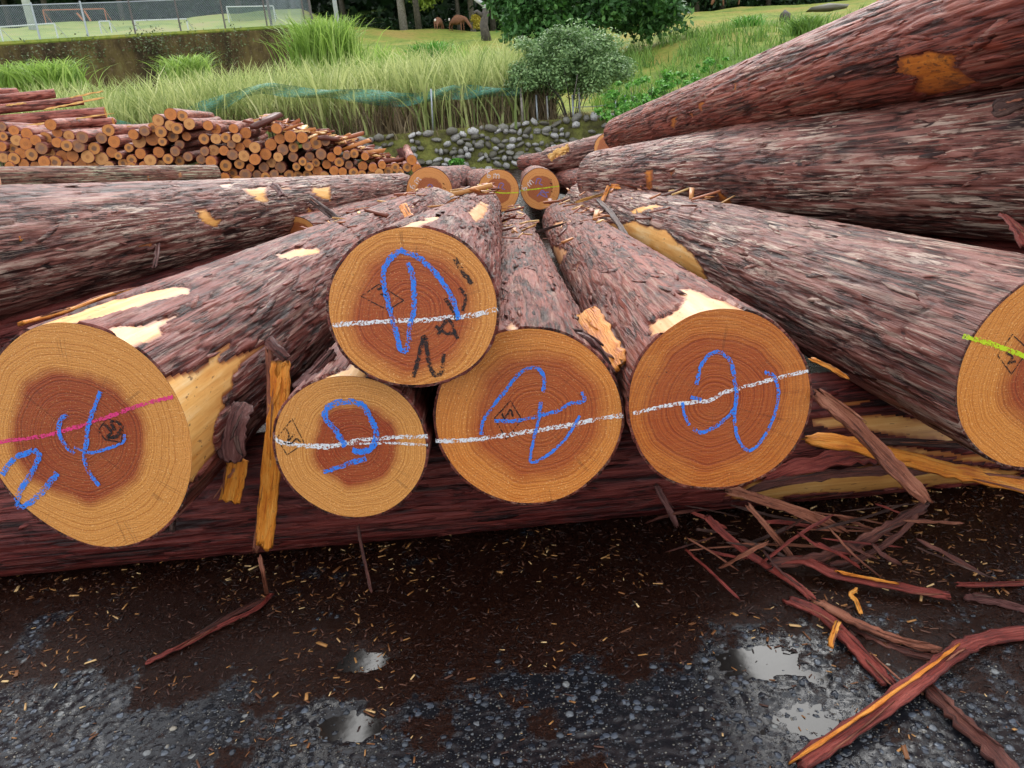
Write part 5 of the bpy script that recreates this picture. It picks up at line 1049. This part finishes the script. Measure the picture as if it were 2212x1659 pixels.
for i, (x, y0, y1, m_) in enumerate([(933, 192, 268, 'steel'), (1160, 205, 262, 'steel'), (1183, 208, 262, 'stake'), (1252, 190, 258, 'stake'), (1330, 205, 255, 'steel'), (1352, 205, 250, 'steel'), (1238, 205, 268, 'steel'), (1128, 190, 262, 'trunk_pale')]):
    a = PY(x+1, y1, 15.4); b = PY(x-2, y0, 15.4)
    tag(MB().tube([a-[0, 0, .1], b], .016 if i != 7 else .03, 7).build('fence_stake', M[m_], smooth=True), ['grey metal stake holding the green net, left of the others', 'left of the pair of thin stakes near the right end of the green net', 'right of the pair of thin stakes near the right end of the green net',
        'pale stake among the stems of the grey-green shrub', 'left of two metal stakes right of the grey-green shrub', 'right of two metal stakes right of the grey-green shrub', 'metal stake at the foot of the grey-green shrub', 'wooden stake where the green net ends'][i], 'stake')
a, b = PY(1240, 232, 15.4), PY(1340, 222, 15.4); tag(MB().tube([a, (a+b)/2-[0, 0, .02], b], .006, 5).build('wire', M['steel']), 'thin wire strung between the metal stakes right of the shrub', 'wire')
# foliage
def leaves(centres, n, spread, size, up=.3):
    i = rng.integers(0, len(centres), n); d = rng.normal(0, 1, (n, 3)); d /= np.linalg.norm(d, axis=1)[:, None]; r_ = rng.random(n)**.45
    P = centres[i]+d*r_[:, None]*spread[i][:, None]*np.array([1, 1, .7])
    nrm = rng.normal(0, 1, (n, 3))+np.array([0, 0, up*3])+d*.8; nrm /= np.linalg.norm(nrm, axis=1)[:, None]
    a = np.cross(nrm, rng.normal(0, 1, (n, 3))); a /= np.linalg.norm(a, axis=1)[:, None]; b = np.cross(nrm, a); s_ = rng.uniform(*size, n)[:, None]
    V = np.stack([P-a*s_, P+b*s_*.5+nrm*s_*.12, P+a*s_, P-b*s_*.5+nrm*s_*.12], 1).reshape(-1, 3)
    return V, np.arange(n*4).reshape(-1, 4)
def clumps(n, rad, shell=.5, zmin=-1):
    d = rng.normal(0, 1, (n, 3)); d /= np.linalg.norm(d, axis=1)[:, None]; d[:, 2] = np.where(d[:, 2] < zmin, -d[:, 2]*.5, d[:, 2])
    return d*(shell+(1-shell)*rng.random(n))[:, None]*np.asarray(rad)
def limbs(mb, base, top, r0, n, reach, up):
    mb.tube([base, base*.5+top*.5+rng.normal(0, .06, 3)*reach*.2, top], [r0, r0*.75, r0*.4], 8)
    for _ in range(n):
        u = rng.uniform(.35, .95); s_ = base+(top-base)*u; a = rng.uniform(0, 6.28); e_ = s_+np.array([math.cos(a)*reach, math.sin(a)*reach, up*rng.uniform(.5, 1.2)])*rng.uniform(.6, 1)
        mb.tube([s_, (s_+e_)/2+[0, 0, .08*reach], e_], [r0*.4, r0*.25, r0*.1], 6)
def tree(name, label, base, h, crown, nclump, nleaf, size, mat, trunk='trunk', r0=.18, zc=None, csp=(.5, .9), group=None, shell=.45, zmin=-.9, bole=None):
    o = thing(name, label, 'tree', Matrix.Translation(base), group)
    mb = MB(); limbs(mb, np.zeros(3)-[0, 0, .3], np.array([rng.normal(0, .15), rng.normal(0, .15), h*.8]), r0, 9, crown[0]*.6, crown[2]*.4); mb.build('trunk', M[trunk], o, True)
    cs = clumps(nclump, crown, shell, zmin)+np.array([0, 0, zc if zc is not None else h-crown[2]]); V, Fq = leaves(cs, nleaf, rng.uniform(*csp, nclump), size)
    obj('crown', V, Fq, M[mat], o, False); return o
tree('broadleaf_tree', 'big dense dark-green tree whose foliage reaches the ground, top centre right', PY(1285, 118, 29), 6.5, (3.35, 2.6, 3.9), 150, 36000, (.07, .15), 'leaf_dark', r0=.22, zc=2.7, csp=(.45, .8), shell=.55)
# grey-green umbrella shrub with many stems
b0 = PY(1236, 266, 15.7); sh = thing('shrub', 'grey-green umbrella-shaped shrub with many bare stems beside the green net', 'shrub', Matrix.Translation(b0))
tips = []
for i in range(12):
    a = i/12*6.283+rng.normal(0, .2); rr = rng.uniform(.35, .95); e_ = np.array([math.cos(a)*rr, math.sin(a)*rr*.7, rng.uniform(.75, 1.15)]); tips.append(e_)
    MB().tube([np.array([math.cos(a)*.05, math.sin(a)*.05, -.1]), e_*np.array([.35, .35, .5]), e_], [.016, .013, .006], 6).build('stem', M['trunk_pale' if i % 3 == 0 else 'trunk'], sh, True)
cs = np.array([np.array([math.cos(a)*r_, math.sin(a)*r_*.7, 1.36-.42*r_*r_+rng.normal(0, .16)]) for a, r_ in zip(rng.uniform(0, 6.28, 120), 1.12*np.sqrt(rng.random(120)))])
cs = np.vstack([cs, np.stack([rng.normal(0, .55, 40), rng.normal(0, .35, 40), rng.uniform(.55, 1.05, 40)], -1)]); V, Fq = leaves(cs, 34000, rng.uniform(.16, .32, 160), (.018, .042), .5); obj('foliage', V, Fq, M['leaf_grey'], sh, False)
# leafy young plants by the right-hand stakes
for i, (x, y, hh, Y, sc_) in enumerate([(1330, 262, .55, 14.6, 1), (1372, 275, .75, 14.2, 1.1), (1408, 262, .60, 14.4, 1), (1440, 232, .55, 14.8, 1), (1480, 215, .45, 15.2, .9), (1345, 290, .40, 14.0, .9), (985, 375, .22, 14.7, .6), (1535, 190, .5, 16.5, 1)]):
    b_ = PY(x, y, Y); pl = thing('leafy_plant', ['leafy plant left of the two metal stakes by the wall', 'tallest bright leafy plant by the tip of the topmost right log', 'leafy plant right of the tallest one by the topmost right log', 'bright leafy plant on the bank above the topmost right log tip',
        'pale leafy plant farther up the bank above the topmost right log', 'low leafy plant just above the far crosswise log', 'small green weed growing out of the stone wall', 'rightmost leafy plant at the edge of the big upper right log'][i], 'plant', Matrix.Translation(b_))
    for k in range(4): MB().tube([(0, 0, -.1), (rng.normal(0, .05), rng.normal(0, .05), hh*.5), (rng.normal(0, .12), rng.normal(0, .12), hh)], [.008, .006, .003], 5).build('stem', M['ivy'], pl, True)
    cs = np.stack([rng.normal(0, .16*sc_, 22), rng.normal(0, .14*sc_, 22), rng.uniform(.12, 1.05, 22)*hh], -1); V, Fq = leaves(cs, 900, rng.uniform(.05, .11, 22)*sc_, (.022, .045), .4); obj('leaves', V, Fq, M['leaf_bright'], pl, False)
# ivy on the retaining wall
cs = []
for x, y, s_ in ((330, 90, 1), (365, 110, 1), (420, 92, 1), (440, 115, .8), (150, 120, .7), (505, 80, .8), (300, 85, .6), (60, 125, .6), (460, 130, .7), (350, 135, .6), (200, 110, .5)):
    for k in range(5): cs.append(PY(x+rng.normal(0, 9), y+rng.normal(0, 12), wallY(x)-.35))
V, Fq = leaves(np.array(cs), 2200, rng.uniform(.5, 1.0, len(cs)), (.03, .07)); tag(obj('ivy', V, Fq, M['ivy'], None, False), 'patches of ivy creeping over the retaining wall', 'ivy', kind='stuff')
# trees of the wood behind; each has its own trunk and crown
lab = ['dark forest tree behind the left end of the fence', 'dark forest tree behind the orange goal', 'dark forest tree left of the middle of the fence', 'dark forest tree behind the white goal with net', 'dark forest tree behind the slim pale pole',
       'pale lichen-covered leaning trunk at the forest edge above the grassy mound', 'thin forest tree left of the two deer', 'yellow-green leaved tree above the two deer', 'grey forest trunk between the two deer', 'forked forest tree right of the two deer', 'forest tree just left of the big dark-green tree',
       'forest tree right of the big dark-green tree', 'forest tree behind the lone deer at top right', 'forest tree at the top edge above the right-hand terraces', 'forest tree at the left edge behind the pole', 'forest tree behind the right end of the fence']
tp = [(-60, 50, 58), (105, 44, 60), (265, 38, 62), (520, 34, 60), (745, 44, 58), (872, 58, 54), (905, 64, 52), (992, 60, 55), (1022, 60, 58), (1065, 58, 57), (1110, 56, 60), (1505, 22, 60), (1560, 14, 62), (1660, 4, 62), (20, 48, 62), (640, 36, 62)]
for i, (x, y, Y) in enumerate(tp):
    b_ = PY(x, y, Y); con = i in (0, 2, 3, 14)
    if i == 7: tree('forest_tree', lab[i], b_, 7, (3.6, 2.6, 2.3), 60, 11000, (.09, .18), 'leaf_lime', r0=.14, zc=3.0, csp=(.6, 1.0), shell=.3, zmin=-.7, group='trees of the wood behind the field')
    else: tree('forest_tree', lab[i], b_, 11, (3.4, 3.0, 4.2), 46, 5200, (.16, .34), 'leaf_conifer' if con else 'leaf_forest', 'trunk_pale' if i in (5, 8) else 'trunk', r0=.26 if i == 5 else .2, zc=6.6 if i in (5, 6, 8, 9, 10) else 5.2, csp=(.8, 1.4), group='trees of the wood behind the field', shell=.3)
# the wood beyond reads as one dark mass
n = 130000; X = rng.uniform(-75, 75, n); Yd = rng.uniform(63, 86, n); Zd = 4+20*rng.random(n)**1.4
V, Fq = leaves(np.stack([X, Yd, Zd], -1), n, np.full(n, .6), (.28, .62)); tag(obj('forest', V, Fq, M['leaf_forest'], None, False), 'dark wood closing off the view behind the field and the deer', 'forest', kind='stuff')
V, Fq = leaves(np.stack([rng.uniform(-40, 32, 900), rng.uniform(56, 66, 900), rng.uniform(5.6, 7.2, 900)], -1), 9000, np.full(900, .6), (.10, .24)); tag(obj('undergrowth', V, Fq, M['leaf_forest'], None, False), 'dark undergrowth along the foot of the wood', 'undergrowth', kind='stuff')
xs_ = np.linspace(-130, 130, 40); ys_ = np.linspace(86, 175, 12); XX, YY = np.meshgrid(xs_, ys_, indexing='ij'); ZZ = 3+.55*(YY-86)+5*fbm(XX*.04, YY*.04, XX*0, 3, 91)  # dark backing added behind the trees, hides sky between the leaves
I = np.arange(XX.size).reshape(XX.shape); t = NT('backing_slope'); n_ = t.noise(t.coord('Object'), .9, 6, .75); t.bump(n_, 1, .6); M['backing'] = t.fin(t.ramp(n_, [(.35, (.004, .009, .004)), (.65, (.022, .045, .016))]), .9, .1)
tag(obj('backing_slope', np.stack([XX, YY, ZZ], -1).reshape(-1, 3), np.stack([I[:-1, :-1], I[1:, :-1], I[1:, 1:], I[:-1, 1:]], -1).reshape(-1, 4), M['backing']), 'dark wooded slope added behind the wood to close off the sky', 'backdrop', kind='structure')
# dead stump with bleached branch, yellow shrub
b_ = PY(1051, 80, 42); o = thing('tree_stump', 'dark broken stump with a bleached grey branch right of the deer', 'stump', Matrix.Translation(b_))
MB().tube([(0, 0, -.3), (-.08, 0, .55), (.06, 0, 1.1), (.12, .02, 1.5)], [.26, .2, .16, .06], 10).build('stump_trunk', M['stump'], o, True); MB().tube([(-.05, 0, .9), (-.35, -.1, 1.15), (-.5, -.1, 1.1)], [.12, .09, .07], 8).build('branch_stub', M['stump'], o, True)
MB().tube([(.14, 0, 1.25), (-.10, -.05, 1.5), (-.42, -.08, 1.72), (-.70, -.1, 1.98)], [.09, .10, .07, .03], 8).build('bleached_branch', M['driftwood'], o, True)
b_ = PY(1034, 63, 53); o = thing('yellow_bush', 'small round yellow bush behind the stump', 'bush', Matrix.Translation(b_)); cs = clumps(16, (.45, .4, .4))+[0, 0, .4]; V, Fq = leaves(cs, 900, np.full(16, .2), (.05, .10)); obj('foliage', V, Fq, M['leaf_yellow'], o, False)
for i, (x, y, Y, s_) in enumerate([(1695, 42, 30, .22), (1790, 22, 33, .3)]):
    b_ = PY(x, y, Y); o = tag(link('boulder', mesh_data('boulder', iv*(1+.3*(rng.random((len(iv), 1))-.5)), iff, M['stump' if i == 0 else 'stone'], True)), ['round dark clod on the lawn terrace at upper right', 'pale flat rock on the lawn terrace near the topmost right log'][i], 'rock')
    o.location = b_+[0, 0, .08]; o.scale = (s_*(1 if i == 0 else 3), s_, s_*(1 if i == 0 else .5))
# ------------------------------------------------------------------ deer
def deer(label, foot, face_az, joints, edges, s=1.0):
    """one continuous body grown from a skeleton; +x is forward"""
    me = bpy.data.meshes.new('tmp'); names = list(joints); me.from_pydata([joints[k][0] for k in names], [(names.index(a), names.index(b)) for a, b in edges], [])
    o = bpy.data.objects.new('tmp', me); col.objects.link(o); md = o.modifiers.new('s', 'SKIN')
    for i, k in enumerate(names): me.skin_vertices[0].data[i].radius = joints[k][1]; me.skin_vertices[0].data[i].use_root = k == 'hip'
    sb = o.modifiers.new('d', 'SUBSURF'); sb.levels = 1; bpy.context.view_layer.update()
    bm2 = bpy.data.meshes.new_from_object(o.evaluated_get(bpy.context.evaluated_depsgraph_get())); bpy.data.objects.remove(o); bm2.name = 'body'
    bm2.materials.clear(); bm2.materials.append(M['deer']); bm2.polygons.foreach_set('use_smooth', np.ones(len(bm2.polygons), bool))
    rt = thing('deer', label, 'deer', Matrix.Translation(foot) @ Matrix.Rotation(face_az, 4, 'Z') @ Matrix.Scale(s, 4)); link('body', bm2, rt)
    V = iv*np.array([.05, .085, .10])+np.array(joints['hip'][0])+[-.115, 0, -.01]; obj('rump_patch', V, [tuple(map(int, f)) for f in iff], M['deer_white'], rt)
    MB().tube([np.array(joints['hip'][0])+[-.12, 0, .06], np.array(joints['hip'][0])+[-.19, 0, -.08]], [.025, .012], 6).build('tail', M['deer_white'], rt, True)
    h_ = np.array(joints['head'][0])
    for sg in (-1, 1): MB().tube([h_+[-.05, sg*.05, .03], h_+[-.10, sg*.13, .08]], [.025, .006], 6).build('ear', M['deer'], rt, True)
    return rt
J = dict(hip=((-.38, 0, .72), (.23, .28)), back=((-.16, 0, .67), (.25, .31)), mid=((.06, 0, .65), (.26, .32)), sh=((.28, 0, .69), (.23, .29)), nk=((.50, 0, .68), (.11, .14)), nk2=((.66, 0, .45), (.08, .095)), head=((.78, 0, .24), (.075, .085)), muz=((.86, 0, .08), (.035, .04)))
Ed = [('hip', 'back'), ('back', 'mid'), ('mid', 'sh'), ('sh', 'nk'), ('nk', 'nk2'), ('nk2', 'head'), ('head', 'muz')]
for sg, nm in ((-1, 'l'), (1, 'r')):
    J['th'+nm] = ((-.36+.03*sg, .10*sg, .52), (.09, .10)); J['ho'+nm] = ((-.47+.04*sg, .10*sg, .30), (.035, .04)); J['fo'+nm] = ((-.43+.04*sg, .10*sg, .0), (.025, .03))
    J['el'+nm] = ((.29+.04*sg, .09*sg, .50), (.055, .065)); J['kn'+nm] = ((.30+.05*sg, .09*sg, .27), (.032, .036)); J['ff'+nm] = ((.29+.05*sg, .09*sg, .0), (.024, .028))
    Ed += [('hip', 'th'+nm), ('th'+nm, 'ho'+nm), ('ho'+nm, 'fo'+nm), ('sh', 'el'+nm), ('el'+nm, 'kn'+nm), ('kn'+nm, 'ff'+nm)]
deer('brown deer seen from behind, grazing at the forest edge, left of the two', PY(949, 69.5, 50), R(70), J, Ed, .86)
deer('brown deer in side view grazing with lowered head, right of the two', PY(990, 68, 50), R(-18), J, Ed, .95)
deer('lone deer cut off by the top edge of the photo at upper right', PY(1576, 12, 46), R(190), J, Ed, 1.2)
